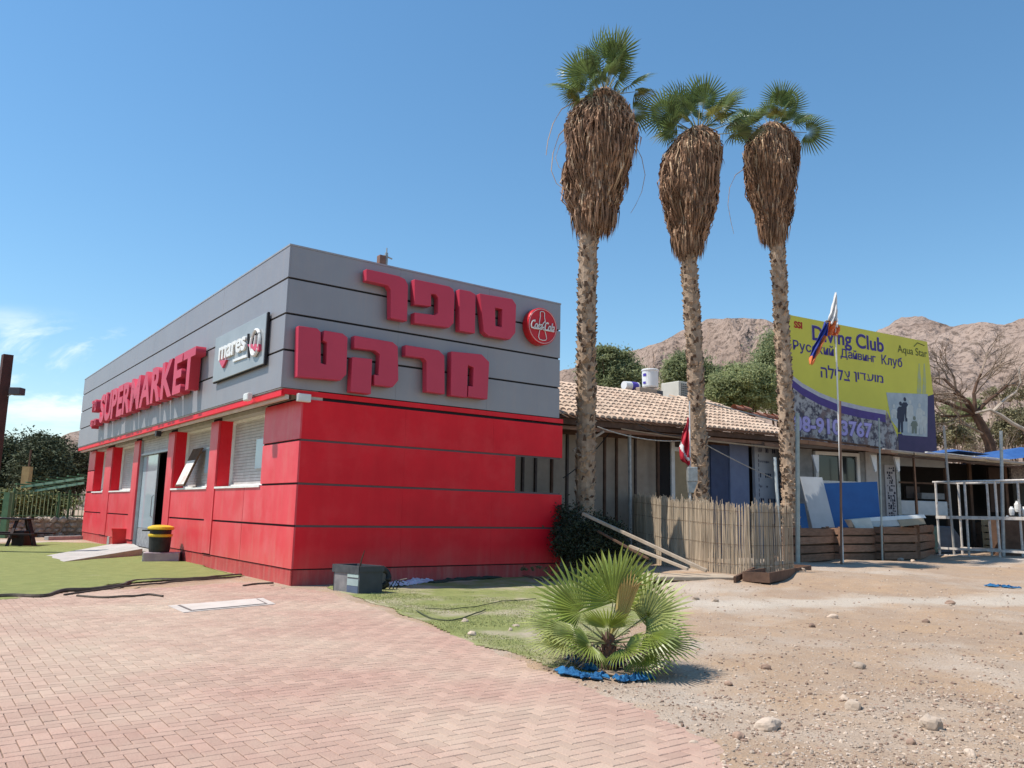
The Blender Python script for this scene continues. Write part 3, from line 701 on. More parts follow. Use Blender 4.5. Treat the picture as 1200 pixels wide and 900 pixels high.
# SUPERMARKET
t = sign('red raised capital lettering SUPERMARKET on the sunlit parapet')
off = FO-.30
vT, zT = B.Lf(230, 404.7, off); vTb, zTb = B.Lf(222, 455, off); vS, zSb = B.Lf(115.5, 496.7, off); _, zSt = B.Lf(117, 465, off)
print('SUPER', vT, zT, zTb, vS, zSb, zSt)
word = 'SUPERMARKET'; ms = []
for ch in word:
    me = text_mesh(ch, bold=.035, extrude=.1); x = [v.co.x for v in me.vertices]; ms.append((me, min(x), max(x)))
gap = .045; tot = sum(c-a for _, a, c in ms)+gap*(len(ms)-1)
cur = vS; sc = (vS-vT)/tot; zb = (zTb+zSb)/2; zt = (zT+zSt)/2
for me, a, c in ms:
    fit_text(me, cur, zb, (c-a)*sc, zt-zb, off, .25, flip=True); cur -= (c-a+gap)*sc
    me.materials.clear(); me.materials.append(red_sign); inst(me, 'letter', t)
t = sign('small stacked red Hebrew lettering left of the word SUPERMARKET')
v0, z0 = B.Lf(106, 484, off); v1, z1 = B.Lf(113.5, 466, off)
for s_, (a, c, za, zc) in (('רפוס', (106.5, 113.5, 484, 466)), ('טקרמ', (105, 112.5, 503, 489))):
    pa = B.Lf(a, za, off); pb = B.Lf(c, zc, off)
    # letters run right-to-left, so the visual order is given directly
    lettering(s_, t, red_sign, pa[0], pa[1], pa[0]-pb[0], abs(pb[1]-pa[1])*.9, off, .25, flip=True, bold=.03, name='letter')
# mares panel
t = sign('silver board with white lettering mares and a ring emblem')
off = FO-.10
pan = [B.Lf(x, y, off) for x, y in ((252.5, 396), (312, 367), (308.5, 427.5), (249.5, 447))]
va = (pan[0][0]+pan[3][0])/2; vb = (pan[1][0]+pan[2][0])/2; zt = (pan[0][1]+pan[1][1])/2; zb = (pan[2][1]+pan[3][1])/2
q = MB(); q.box(off, FO-.02, vb, va, zb, zt); q.build('board', mat('silver_board', (0.36, 0.385, 0.395), (0.31, .335, .345), 1.5, rough=.4, metal=.2), t, bevel=.01)
q = MB(); q.box(off+.02, FO-.03, vb-.02, va+.02, zb-.02, zb-.001); q.box(off+.02, FO-.03, vb-.02, vb-.001, zb, zt+.01); q.build('frame', dark, t)
def mp_(x, y): return B.Lf(240+x/11.244, 360+y/11.25, off-.06)
a = mp_(170, 690); c = mp_(530, 360); cb = mp_(530, 570)
wh = mat('white_raised_letter', (0.8, 0.8, 0.78), rough=.4)
lettering('mares', t, wh, a[0], (a[1]+cb[1])/2, a[0]-c[0], abs(c[1]-cb[1])*.86, off-.05, .045, flip=True, bold=.022, name='lettering')
pk = mat('pink_red_emblem', (0.62, 0.07, 0.13), rough=.4)
def lpoly(pts, d0, d1, mt, name, par):
    q = MB(); q.prism([(-p[0], p[1]) for p in pts], d0, d1, M=Matrix(((0, 1, 0, 0), (-1, 0, 0, 0), (0, 0, 1, 0), (0, 0, 0, 1)))); return q.build(name, mt, par)
# emblem pieces in wall coordinates (v,z); the matrix maps (x,y,z) -> (y,-x,z)
lpoly([mp_(180, 705), mp_(275, 690), mp_(222, 800)], off-.05, off, pk, 'emblem', t)
lpoly([mp_(350, 690), mp_(520, 620), mp_(525, 655), mp_(350, 720)], off-.03, off, wh, 'subtitle_bar', t)
lpoly([mp_(540, 350), mp_(555, 345), mp_(560, 660), mp_(545, 665)], off-.03, off, dark, 'divider', t)
ce = mp_(652, 465); rx = abs(mp_(705, 465)[0]-mp_(600, 465)[0])/2; rz = abs(mp_(652, 300)[1]-mp_(652, 625)[1])/2
q = MB(); q.tube([(off-.04, ce[0]+cos(t_)*rx, ce[1]+sin(t_)*rz) for t_ in [2*pi*i/28 for i in range(29)]], .035, 6, cap=False); q.build('ring', wh, t)
q = MB(); q.tube([(off-.03, ce[0]+cos(t_)*rx*.72, ce[1]+sin(t_)*rz*.72) for t_ in [2*pi*i/28 for i in range(29)]], .012, 5, cap=False); q.build('inner_ring', dark, t)
q = MB(); q.tube([(off-.04, ce[0]+.03, ce[1]-.08), (off-.04, ce[0]-.02, ce[1]+rz*.55)], .03, 6); q.build('needle', wh, t)
lpoly([mp_(560, 490), mp_(710, 485), mp_(712, 560), mp_(680, 585), mp_(640, 560), mp_(585, 530)], off-.06, off, pk, 'ribbon', t)
lpoly([mp_(585, 560), mp_(620, 540), mp_(655, 600), mp_(625, 625)], off-.06, off, wh, 'ribbon_tail', t)
# round cola disc
t = sign('round red Coca-Cola disc at the right end of the shaded parapet')
ck = lambda x, y, o_=-.26: B.R(600+x/12.857, 345+y/12.857, o_)
cx, cz = ck(470, 478); rr = abs(ck(470, 205)[1]-ck(470, 760)[1])/2
Mx = Matrix.Translation((cx, 0, cz)) @ Matrix.Rotation(pi/2, 4, 'X')
q = MB(); q.lathe([(rr*.94, .0), (rr, .03), (rr, .22), (rr*.97, .245), (rr*.93, .245), (rr*.91, .235)], 48, M=Mx)
q.build('disc', mat('cola_red', (0.60, 0.018, 0.025), rough=.3), t, smooth=False)
q = MB(); q.tube([(cx+cos(a_)*rr*.92, -.245, cz+sin(a_)*rr*.92) for a_ in [2*pi*i/48 for i in range(49)]], .010, 5, cap=False); q.build('rim_line', mat('pale_pink_line', (.8, .45, .45), rough=.4), t)
bot = [(428, 265), (450, 255), (480, 262), (495, 285), (492, 340), (503, 400), (512, 440), (505, 500), (500, 560), (515, 610), (525, 670), (508, 690), (465, 692), (420, 675), (402, 640), (412, 580), (425, 520), (412, 470), (418, 400), (430, 340), (428, 265)]
q = MB(); q.tube([(ck(*p_)[0], -.252, ck(*p_)[1]) for p_ in bot], .011, 5); q.build('bottle_outline', wh, t)
a = ck(290, 520); c = ck(615, 425)
a0 = ck(290, 535); hh = abs(ck(400, 385)[1]-ck(400, 530)[1])
me = text_mesh('Coca-Cola', extrude=.1, shear=.35, bold=.004, spacing=1.0); fit_text(me, a0[0]-.02, cz-hh*.46, c[0]-a0[0]+.06, hh*.92, -.285, .03)
me.materials.clear(); me.materials.append(wh); inst(me, 'lettering', t)
q = MB(); q.tube([(ck(*p_)[0], -.27, ck(*p_)[1]) for p_ in [(345, 385), (305, 405), (288, 450), (292, 500), (330, 515), (400, 520), (430, 505)]], .014, 5)
q.tube([(ck(*p_)[0], -.27, ck(*p_)[1]) for p_ in [(500, 400), (465, 440), (450, 500), (470, 535), (540, 550), (600, 560), (612, 535)]], .014, 5); q.build('swash', wh, t)
# ================================================================== PALMS
leafm = mat('palm_leaf_green', (0.165, 0.225, 0.075), (0.105, 0.155, 0.05), 2, rough=.42, spec=.5, rnd=.35, leafy=.3)
leafy = mat('palm_leaf_olive', (0.27, 0.26, 0.08), (0.18, 0.20, 0.06), 2, rough=.5, rnd=.3, leafy=.3)
deadm = mat('dead_palm_frond', (0.34, 0.200, 0.120), (0.19, 0.11, 0.07), 3, rough=.9, rnd=.55)
deadl = mat('bleached_frond', (0.55, 0.40, 0.26), (0.40, 0.28, 0.18), 3, rough=.9, rnd=.3)
bark = mat('palm_bark', (0.47, 0.35, 0.25), (0.30, 0.21, 0.145), 5, rough=.95, bump=.8, bscale=16, rnd=.2)
barkd = mat('palm_bark_dark', (0.16, 0.105, 0.075), (0.11, 0.07, 0.05), 5, rough=.95)
petm = mat('palm_petiole', (0.24, 0.24, 0.10), (0.17, 0.17, 0.08), 3, rough=.6)
def fan(pet, rad_, nseg, spread, droop, cup, r, seed, fine=1):
    """fan leaf: petiole along +X from the origin, blade beyond it; +Z is the upper side"""
    rs = random.Random(seed); b = MB()
    b.tube([(0, 0, 0), (pet*.5, 0, -.01*pet), (pet, 0, -.06*pet)], [.022*r, .016*r, .010*r], 5, m=1)
    o = V3((pet, 0, -.06*pet))
    for i in range(nseg):
        a = lerp(-spread, spread, i/(nseg-1)); ln = rad_*(1-.30*abs(a/spread)**2)*rs.uniform(.9, 1.05)
        da = spread/(nseg-1)*1.02; r_ = rs.uniform(.02, 1)
        def pt(s, side, fold=0):
            w = da*side; rr = ln*s
            z = cup*rr*abs(sin(a))**1.5*.5 - droop*(s**2.3)*ln*(.6+.4*abs(sin(a)))+fold
            return o+V3((cos(a+w)*rr, sin(a+w)*rr, z))
        w2 = .5*ln*da
        d = V3((cos(a), sin(a), 0)); nrm = V3((-sin(a), cos(a), 0))
        m0 = pt(.06, 0); m1 = pt(.46, 0, .012*r); m2 = pt(.78, 0, .004); m3 = pt(1.0+rs.uniform(0, .08), 0); m3.z -= droop*.12*rs.uniform(0, 1)*ln
        e1a = pt(.46, -1, -.012*r); e1b = pt(.46, 1, -.012*r)
        hw = ln*da*.36
        e2a = m2-nrm*hw; e2b = m2+nrm*hw
        b.add([m0, e1a, m1, e1b, e2a, m2, e2b, m3], [(0, 1, 2), (0, 2, 3), (1, 4, 5, 2), (2, 5, 6, 3), (4, 7, 5), (5, 7, 6)], r_)
    return b
def orient(az_, el, roll=0):
    return Matrix.Rotation(az_, 4, 'Z') @ Matrix.Rotation(-el, 4, 'Y') @ Matrix.Rotation(roll, 4, 'X')
def tall_palm(Y_, tp, skirt, cen, leafs, label, sc, seed, rt, dead=()):
    rs = random.Random(seed)
    pts = [onY(x, y, Y_) for x, y in tp]; base = V3((pts[0].x, Y_, rise(pts[0].x, Y_)-.05)); pts[0] = base
    t = thing('fan_palm', label, 'palm tree', base); ppm = FPX/Y_
    L_ = [p-base for p in pts]
    # trunk
    path = []; nn = 46
    zs = [p.z for p in L_]
    for i in range(nn+1):
        z = lerp(zs[0], zs[-1], i/nn); x = interp(z, [(p.z, p.x) for p in L_])
        path.append(V3((x, 0, z)))
    b = MB(); rad_ = [rt*(1.28-.28*min(1, i/6))*(1+.05*noise.noise(V3((i*.9, seed, 0)))) for i in range(nn+1)]
    b.tube(path, rad_, 12); b.build('trunk', bark, t)
    b = MB(); zskirt = onY(tp[0][0], skirt[-1][0], Y_).z-base.z
    k = 0; z = .05
    while z < zskirt+.5:
        a = rs.uniform(0, 6.2832); x = interp(z, [(p.z, p.x) for p in path]); rr = rt*(1.28-.28*min(1, z/zs[-1]*46/6))
        c = V3((x, 0, z)); d = V3((cos(a), sin(a), 0)); s_ = V3((-sin(a), cos(a), 0)); w = rs.uniform(.04, .08); h = rs.uniform(.08, .22); out_ = rs.uniform(.02, .075)
        p0 = c+d*rr*.93-s_*w; p1 = c+d*rr*.93+s_*w; q = c+d*(rr+out_)+V3((0, 0, h*.75))+s_*rs.uniform(-.03, .03)
        q2 = c+d*(rr+out_*.5)+V3((0, 0, h)); u1 = c+d*(rr*.95)+V3((0, 0, h*.9))
        b.add([p0, p1, q+s_*w*.4, q-s_*w*.4, u1], [(0, 1, 2, 3), (3, 2, 4), (0, 3, 4), (1, 4, 2)], rs.uniform(.02, 1), m=(1 if rs.random() < .22 else 0))
        z += .0105; k += 1
    b.build('leaf_base', [bark, barkd], t, kind='stuff')
    # skirt of dead fronds
    prof = []
    for (py, hw, cx_) in skirt:
        p = onY(cx_, py, Y_)-base; prof.append((p.z, .87*hw/ppm, p.x))
    prof.sort()
    zz = [(p[0], p[1]) for p in prof]; zx = [(p[0], p[2]) for p in prof]; zlo, zhi = prof[0][0], prof[-1][0]
    b = MB(); ring = []
    n1 = 26; n2 = 20
    for i in range(n1+1):
        z = lerp(zlo+.15, zhi-.02, i/n1); r0 = interp(z, zz)*.74; xc = interp(z, zx)
        for j in range(n2):
            a = 2*pi*j/n2; r2 = r0*(1+.34*noise.noise(V3((cos(a)*1.6, sin(a)*1.6, z*.7+seed))))
            ring.append((xc+cos(a)*r2, sin(a)*r2, z))
    b.add(ring, [(i*n2+j, i*n2+(j+1) % n2, (i+1)*n2+(j+1) % n2, (i+1)*n2+j) for i in range(n1) for j in range(n2)]+[tuple(reversed(range(n2)))], .01)
    b.build('skirt_core', mat('skirt_core', (0.17, .105, .07), (.12, .075, .05), 4, rough=1), t)
    b = MB()
    for k in range(8500):
        f = rs.random()**.8; z = lerp(zlo-.05, zhi, f); a = rs.uniform(0, 2*pi); lump = 1+.36*noise.noise(V3((cos(a)*1.6, sin(a)*1.6, z*.7+seed)))+.10*noise.noise(V3((cos(a)*4, sin(a)*4, z*1.5+seed)))
        r0 = interp(z, zz)*lump*rs.uniform(.80, 1.04); xc = interp(z, zx); ln = min(rs.uniform(.35, .95)*sc*1.25, max(.12, z-zlo)+rs.uniform(.02, .45)*rs.random())
        z2 = z-ln; r2 = max(.02, min(interp(z2, zz)*lump*rs.uniform(.85, 1.12), r0+.3) if z2 > zlo else r0*rs.uniform(.85, 1.05))
        zm = (z+z2)/2; rm = max(r0, r2)*rs.uniform(.98, 1.08) if zm > zlo else (r0+r2)/2
        a2 = a+rs.uniform(-.16, .16); w = rs.uniform(.007, .026)
        def q(rr, aa, z_): return V3((xc+cos(aa)*rr, sin(aa)*rr, z_))
        s_ = V3((-sin(a), cos(a), 0))*w+V3((cos(a), sin(a), 0))*rs.uniform(-.02, .02)
        p0, p1, p2 = q(r0*.96, a, z), q(rm, (a+a2)/2, zm), q(r2, a2, z2)
        shade = rs.random()
        pale = rs.random() < (.30 if z > zhi-.9*sc else .10)
        b.add([p0-s_*.7, p0+s_*.7, p1+s_, p1-s_, p2], [(0, 1, 2, 3), (3, 2, 4)], max(.01, shade), m=1 if pale else 0)
    b.build('dead_frond', [deadm, deadl], t, kind='stuff')
    # crown
    top = path[-1]+V3((0, 0, -.1))
    me1 = fan(1.130*sc, 0.980*sc, 30, 2.05, .30, .4, sc, seed).mesh('leaf', [leafm, petm]); me2 = fan(1.186*sc, 0.935*sc, 28, 1.9, .50, .3, sc, seed+1).mesh('leaf', [leafm, petm])
    me3 = fan(1.073*sc, 0.821*sc, 26, 1.7, .6, .3, sc, seed+2).mesh('leaf', [leafy, petm])
    med = fan(.55*sc, .42*sc, 14, .8, .9, .2, sc, seed+3).mesh('dead_leaf', [deadm, deadl])
    ph = seed*40
    leafs = leafs+[(ph+k*47, rs.uniform(5, 75), rs.uniform(.6, .9), k % 3 if k > 4 else k % 2) for k in range(6)]
    for (az_, el, s, kind) in leafs:
        me = (me1, me2, me3)[kind]
        M = Matrix.Translation(top+V3((rs.uniform(-.06, .06), rs.uniform(-.06, .06), rs.uniform(-.12, .12)))) @ orient(rad(az_), rad(el), rs.uniform(-1.1, 1.1)) @ Matrix.Scale(s*rs.uniform(.93, 1.07), 4)
        inst(me, 'leaf', t, M)
    meh = [fan(.12*sc, .72*sc, 13, .55, .9, .5, sc, seed+20+i).mesh('dead_leaf', [deadm, deadl]) for i in range(3)]
    for k in range(26):
        f = .42+.56*(k+.5)/26; z = lerp(zlo, zhi, f); a = k*2.4; rr = interp(z, zz)*rs.uniform(.78, .90)
        M = Matrix.Translation((interp(z, zx)+cos(a)*rr, sin(a)*rr, z)) @ orient(a+rs.uniform(-.3, .3), rad(-rs.uniform(62, 84)), rs.uniform(-.6, .6)) @ Matrix.Scale(rs.uniform(.7, 1.1), 4); inst(meh[k % 3], 'dead_leaf', t, M)
    for az_, el, s in dead:
        M = Matrix.Translation(top+V3((0, 0, -.25))) @ orient(rad(az_), rad(el)) @ Matrix.Scale(s, 4); inst(med, 'dead_leaf', t, M)
    b = MB()
    for k in range(34):     # bleached stalks round the crown's foot, arching over the skirt
        a = rs.uniform(0, 2*pi); l_ = rs.uniform(.6, 1.3)*sc; r1 = rs.uniform(.35, .7)*sc
        b.tube([top+V3((0, 0, rs.uniform(-.25, 0))), top+V3((cos(a)*r1*.6, sin(a)*r1*.6, .10*sc)), top+V3((cos(a)*r1, sin(a)*r1, -.25*l_)), top+V3((cos(a)*r1*1.1, sin(a)*r1*1.1, -l_))], [.022, .02, .016, .008], 4, r=rs.uniform(.02, 1))
    b.build('stalk', deadl, t, kind='stuff')
    return t, base, top
def leafset(n, seed, w=1.0, up=1.0):
    rs = random.Random(seed); o = []
    for i in range(n):
        a = i*137.5+rs.uniform(-20, 20); f = i/n
        el = lerp(86, -12, f**.85)+rs.uniform(-8, 8)
        o.append((a, el, lerp(up, w, f), 2 if rs.random() < (.12+.25*f) else (1 if rs.random() < .5 else 0)))
    return o
def whip(t, Y_, base, pix, r0=.02):
    b = MB(); p = [onY(x, y, Y_+.1)-base for x, y in pix]; n_ = len(p)
    b.tube(p, [lerp(r0, r0*.45, i/(n_-1)) for i in range(n_)], 5)
    b.build('flower_stalk', deadl, t)
t1, b1, top1 = tall_palm(21.3, [(684, 640), (686, 560), (687, 480), (687, 400), (689, 300), (692, 240), (699, 160), (708, 112)],
    [(104, 8, 708), (114, 18, 708), (126, 30, 706), (140, 40, 704), (160, 46, 704), (178, 46, 703), (200, 43, 700), (225, 35, 697), (245, 27, 696), (259, 18, 694), (270, 10, 692)], 700,
    [(a, e, s, (i*7) % 3 if e < 30 else i % 2) for i, (a, e, s) in enumerate([(60, 80, 1.0), (150, 62, .95), (200, 48, .9), (175, 22, .85), (10, 40, .9), (-5, 12, .9), (20, -15, .8), (-60, 60, .9), (-110, 75, 1.0), (120, 70, .9), (-30, 70, 1.0), (90, 40, .8), (-140, 35, .8), (-90, 20, .7), (190, 5, .75), (45, 55, .9), (240, 10, .7), (140, 25, .8)])], 'tallest and nearest of the three fan palms, beside the red wall', .93, 5, .240)
whip(t1, 21.3, b1, [(700, 108), (685, 117), (672, 120), (658, 128), (648, 145), (642, 165), (640, 182)])
whip(t1, 21.3, b1, [(690, 130), (672, 140), (655, 158), (648, 180), (646, 200), (652, 215), (661, 222)], .018)
whip(t1, 21.3, b1, [(742, 165), (752, 185), (756, 205), (752, 225), (745, 240), (739, 250)], .012)
whip(t1, 21.3, b1, [(668, 160), (656, 170), (651, 185), (655, 196), (662, 201)], .012)
t2, b2, top2 = tall_palm(24.0, [(821, 620), (820, 560), (817, 480), (813, 400), (808, 320), (806, 280), (812, 200), (817, 155)],
    [(150, 12, 818), (160, 24, 814), (172, 32, 811), (190, 36, 809), (210, 36, 807), (235, 34, 808), (255, 26, 808), (273, 20, 807), (286, 14, 805), (296, 9, 804)], 812,
    [(a, e, s, (i*7) % 3 if e < 30 else i % 2) for i, (a, e, s) in enumerate([(170, 60, 1.0), (185, 35, 1.0), (160, 15, .8), (30, 55, 1.2), (10, 60, 1.15), (0, 30, 1.15), (-10, 8, 1.1), (60, 75, 1.0), (-80, 60, .9), (100, 70, .9), (-120, 40, .8), (-60, 25, .8), (-30, 45, 1.1), (130, 40, .8), (200, 60, .9), (-90, 80, .9), (190, 0, .7)])], 'middle fan palm of the row of three', .95, 9, .235, dead=[(0, -25, 1.2), (10, -55, 1.3)])
t3, b3, top3 = tall_palm(25.5, [(927, 620), (925, 560), (921, 480), (916, 380), (911, 290), (908, 240), (905, 190), (904, 152)],
    [(146, 12, 904), (156, 24, 904), (170, 30, 903), (190, 33, 903), (210, 33, 903), (228, 27, 903), (246, 22, 904), (262, 16, 906), (274, 11, 908), (282, 8, 910)], 904,
    [(a, e, s, (i*7) % 3 if e < 30 else i % 2) for i, (a, e, s) in enumerate([(20, 42, 1.05), (0, 0, 1.0), (150, 45, .9), (175, 15, .85), (100, 60, .8), (-80, 55, .8), (200, 35, .8), (-20, 25, .9), (-100, 25, .7), (60, 30, .8), (120, 15, .7), (-60, 65, .8), (160, 30, .9), (30, 60, .8)])], 'rightmost fan palm, growing behind the end of the reed fence', .92, 14, .225)
whip(t3, 25.5, b3, [(876, 195), (862, 205), (855, 220), (853, 240), (857, 262), (860, 274)], .014)

# ---- young palm in the foreground
yp = G(713, 781); yb = V3((yp.x, yp.y, hgt(yp.x, yp.y)))
t = thing('young_palm', 'young bushy fan palm growing at the edge of the paving', 'palm tree', yb)
b = MB(); rs = random.Random(3)
b.tube([(0, 0, -.05), (.0, 0, .12), (.01, 0, .27), (.0, 0, .36)], [.085, .075, .06, .035], 10); b.build('trunk', barkd, t)
b = MB()
for k in range(60):
    a = k*2.4; z = k/60*.30; d = V3((cos(a), sin(a), 0)); s_ = V3((-sin(a), cos(a), 0)); c = V3((0, 0, z)); r_ = lerp(.082, .05, z/.3)
    b.add([c+d*r_-s_*.03, c+d*r_+s_*.03, c+d*(r_+.03)+V3((0, 0, .08))], [(0, 1, 2)], rs.uniform(.02, 1))
b.build('leaf_base', mat('young_palm_fibre', (0.19, 0.10, 0.065), (0.12, .06, .04), 8, rough=.95, rnd=.4), t, kind='stuff')
yl = mat('young_leaf_green', (0.29, 0.34, 0.065), (0.19, 0.255, 0.05), 2, rough=.36, spec=.5, rnd=.28, leafy=.38)
yt = mat('young_leaf_pale', (0.42, 0.43, 0.15), (0.32, 0.36, 0.12), 2, rough=.4, rnd=.25, leafy=.3)
LV = [  # azimuth, elevation, petiole, radius, spread, material, roll
 (170, 50, .42, .66, 1.95, 0, -1.0), (60, 64, .50, .62, 1.9, 0, .3), (-80, 76, .46, .66, 1.9, 0, .2), (20, 52, .46, .58, 1.9, 0, 1.0),
 (-8, 38, .50, .56, 2.1, 1, .9), (150, 30, .50, .52, 1.8, 0, -.9), (188, 20, .52, .50, 1.7, 1, -.5), (205, 6, .50, .48, 1.7, 1, -.3), (-150, 16, .42, .46, 1.7, 1, -.5),
 (-12, 8, .48, .54, 1.8, 1, .5), (-30, 20, .46, .50, 1.8, 0, .6), (-100, 40, .3, .42, 1.6, 0, 0), (-70, 4, .34, .40, 1.8, 0, .6), (-125, 6, .36, .42, 1.8, 0, -.7), (-45, -4, .4, .42, 1.8, 0, .8)]
for i, (a, e, pt_, r_, sp, mi, ro) in enumerate(LV):
    me = fan(pt_*.95, r_*.88, 30, sp, .10 if e > 30 else .28, .55, .55, 40+i).mesh('leaf', [yt if mi else yl, petm])
    inst(me, 'leaf', t, Matrix.Translation((0, 0, .25)) @ orient(rad(a), rad(e), ro))
# spear leaf, still half closed
b = MB()
for k in range(9):
    o_ = (k-4)*.012; b.tube([(.02, -.05, .35), (.12+o_, -.10, .55), (.19+o_*2, -.13, .80+abs(o_)), (.21+o_*3, -.14, .98-abs(o_)*3)], [.012, .018, .014, .003], 4, r=rs.uniform(.02, 1))
b.build('spear_leaf', mat('orange_spear_leaf', (0.40, 0.38, 0.12), (0.45, 0.27, 0.10), 3, rough=.6), t)
# dry fronds lying round its foot
b = MB()
for k in range(230):
    a = R(-.6, 3.9); r0 = R(.08, .5); l_ = R(.12, .38); w = R(.006, .014); d = V3((cos(a), sin(a), 0)); s_ = V3((-sin(a), cos(a), 0))
    p0 = d*r0+V3((0, 0, R(.0, .16))); p1 = d*(r0+l_*.5)+s_*R(-.1, .1)+V3((0, 0, R(.02, .20))); p2 = d*(r0+l_)+s_*R(-.15, .15)+V3((0, 0, R(-.01, .05)))
    b.add([p0-s_*w, p0+s_*w, p1+s_*w, p1-s_*w, p2], [(0, 1, 2, 3), (3, 2, 4)], R(.02, 1))
o = b.build('dry_frond', [mat('dry_frond_litter', (0.27, 0.20, 0.14), (0.20, .14, .10), 3, rough=.95, rnd=.5)], loc=yb, kind='stuff'); tag(o, 'dry brown palm fronds littered round the foot of the young palm', 'palm litter')
blue = mat('blue_rag_cloth', (0.02, 0.15, 0.32), (0.012, 0.08, 0.20), 9, rough=.8, bump=.8, bscale=40)
def rag(pix, w, label, h=.05, seed=0, mt=blue, zoff=.0):
    pts = [G(*p) for p in pix]; c = pts[0].copy(); b = MB(); n_ = 26; k = 9; gr = []
    for i in range(n_+1):
        f = i/n_*(len(pts)-1); j = min(int(f), len(pts)-2); p = pts[j].lerp(pts[j+1], f-j); d = (pts[j+1]-pts[j]).normalized(); s_ = V3((-d.y, d.x, 0))
        for q in range(k+1):
            u = (q/k-.5)*w*(1+.35*noise.noise(V3((i*.25, seed, 0))))*min(1, .4+min(i, n_-i)*.3); pp = p+s_*u
            u2 = noise.noise(V3((i*.3, q*.3, seed+5))); pp = pp+s_*u2*w*.6+d*u2*.05; z = hgt(pp.x, pp.y)+.012+zoff+h*(.25+1.6*abs(noise.noise(V3((i*.42, q*.5, seed)))))*(1-.7*(2*q/k-1)**2)
            gr.append((pp.x-c.x, pp.y-c.y, z-hgt(c.x, c.y)))
    b.add(gr, [(i*(k+1)+q, i*(k+1)+q+1, (i+1)*(k+1)+q+1, (i+1)*(k+1)+q) for i in range(n_) for q in range(k)])
    o = b.build('cloth_strip', mt, loc=(c.x, c.y, hgt(c.x, c.y))); o.modifiers.new('t', 'SOLIDIFY').thickness = .01; tag(o, label, 'cloth'); return o
rag([(660, 791), (676, 797), (692, 797), (708, 793)], .15, 'bright blue cloth strip left of the young palm trunk', .045, 1)
rag([(722, 797), (732, 795), (748, 792), (764, 789)], .13, 'bright blue cloth strip right of the young palm trunk', .05, 2)
rag([(712, 782), (720, 781), (728, 780)], .10, 'dark blue cloth knot at the foot of the young palm trunk', .09, 3, mt=mat('dark_blue_cloth', (.015, .03, .22), rough=.8), zoff=.02)
rag([(672, 775), (682, 780), (690, 787)], .12, 'folded blue cloth behind the left strip under the young palm', .06, 4)
rag([(1157, 685), (1170, 687), (1182, 688), (1196, 689)], .16, 'turquoise cloth lying on the gravel path near the right frame edge', .04, 5)
# ================================================================== TILED HOUSE
Hf = Frame((1.4, 23.0), UU)
def hp(px, py, off=0): return Hf.R(px, py, off)
house = thing('tiled_house', 'low panel-walled house with a pale clay tile roof behind the palms', 'house', (1.4, 23.0, 0), Hf.ang())
def HB(b, name, mt, parent=None, **k): return b.build(name, mt, parent or house, **k)
beige = mat('beige_wall_panel', (0.33, 0.275, 0.22), (0.25, 0.205, 0.165), 2, rough=.8, bump=.2, bscale=10, rnd=.08)
batt = mat('dark_batten', (0.07, 0.055, 0.05), (0.10, .08, .07), 6, rough=.9)
WT = 4.15; HL, HR = -3.2, hp(925, 560)[0]
b = MB(); b.box(HL, HR, .12, 6.5, 0, WT-.1); HB(b, 'core_wall', batt)
xs_ = [HL]+[hp(x, 560)[0] for x in (603+9, 627, 646, 664, 690, 708, 722, 744, 770)]
for a, c in zip(xs_, xs_[1:]):
    q = MB(); q.box(a+.05, c-.05, 0, .11, 0, WT-.15); HB(q, 'panel', beige)
for x in xs_[1:]:
    q = MB(); q.box(x-.035, x+.035, -.05, .10, 0, WT-.15); HB(q, 'batten', batt if random.random() < .7 else wood_dk)
X = lambda px: hp(px, 560)[0]
q = MB(); q.box(X(772), X(786), .02, .11, 0, 4.0); HB(q, 'dark_doorway', interior)
q = MB(); q.box(X(786), X(790), -.04, .11, 0, 4.0); q.box(X(806), X(809), -.04, .11, 0, 4.0); q.box(X(790), X(806), -.04, .11, 3.55, 3.68); d_ = HB(q, 'door_frame', white)
q = MB(); q.box(X(790), X(806), 0, .11, 0, 3.55); HB(q, 'door', mat('tan_door', (.40, .31, .19), (.34, .26, .16), 3), parent=house)
q = MB(); q.box(X(809), X(832), .0, .11, 0, 4.0); HB(q, 'panel', mat('slate_panel', (.13, .14, .16), (.10, .11, .13), 3))
q = MB(); q.box(X(832), X(852.5), -.05, .11, 0, 3.95); HB(q, 'panel', mat('dark_blue_panel', (.060, .085, .17), (.05, .07, .14), 3, rough=.6))
q = MB(); q.box(X(853), X(875), -.10, .11, 0, 3.95); HB(q, 'panel', mat('pale_blue_panel', (.19, .24, .38), (.16, .20, .33), 3, rough=.6))
q = MB(); q.box(X(875.5), X(882), .06, .11, 0, 3.95); HB(q, 'panel', interior)
a, c = X(882), X(917)
zt = hp(900, 522)[1]
q = MB(); q.box(a-.15, c, -.22, -.10, .2, zt); foil = HB(q, 'foil_board', mat('insulation_board', (.42, .45, .50), (.36, .39, .45), 3, rough=.5))
prn = mat('navy_print', (.02, .025, .07), rough=.6)
rs = random.Random(4); zb_ = hp(900, 595)[1]
for i in range(7):                       # rows of printing, too small to read
    z = lerp(zt-.16, 1.3, i/6); big = i % 2 == 0
    q = MB(); x = a+.12
    while x < c-.12:
        w = rs.uniform(.04, .09) if big else rs.uniform(.02, .05); h = .13 if big else .05
        if rs.random() < .9: q.box(x, x+w, -.224, -.2205, z-h+rs.uniform(-.02, .02), z); q.box(x, x+w*.35, -.2235, -.2206, z-h-.02, z+.02)
        x += w+(.03 if rs.random() < .7 else .22)
    HB(q, 'print_row', prn, parent=foil)
for dx in (.04, c-a-.5): 
    q = MB()
    for i in range(16): q.box(a+dx, a+dx+.03, -.224, -.2205, 1.2+i*.17, 1.2+i*.17+(.10 if i % 3 else .14))
    HB(q, 'print_edge', prn, parent=foil, kind='stuff')
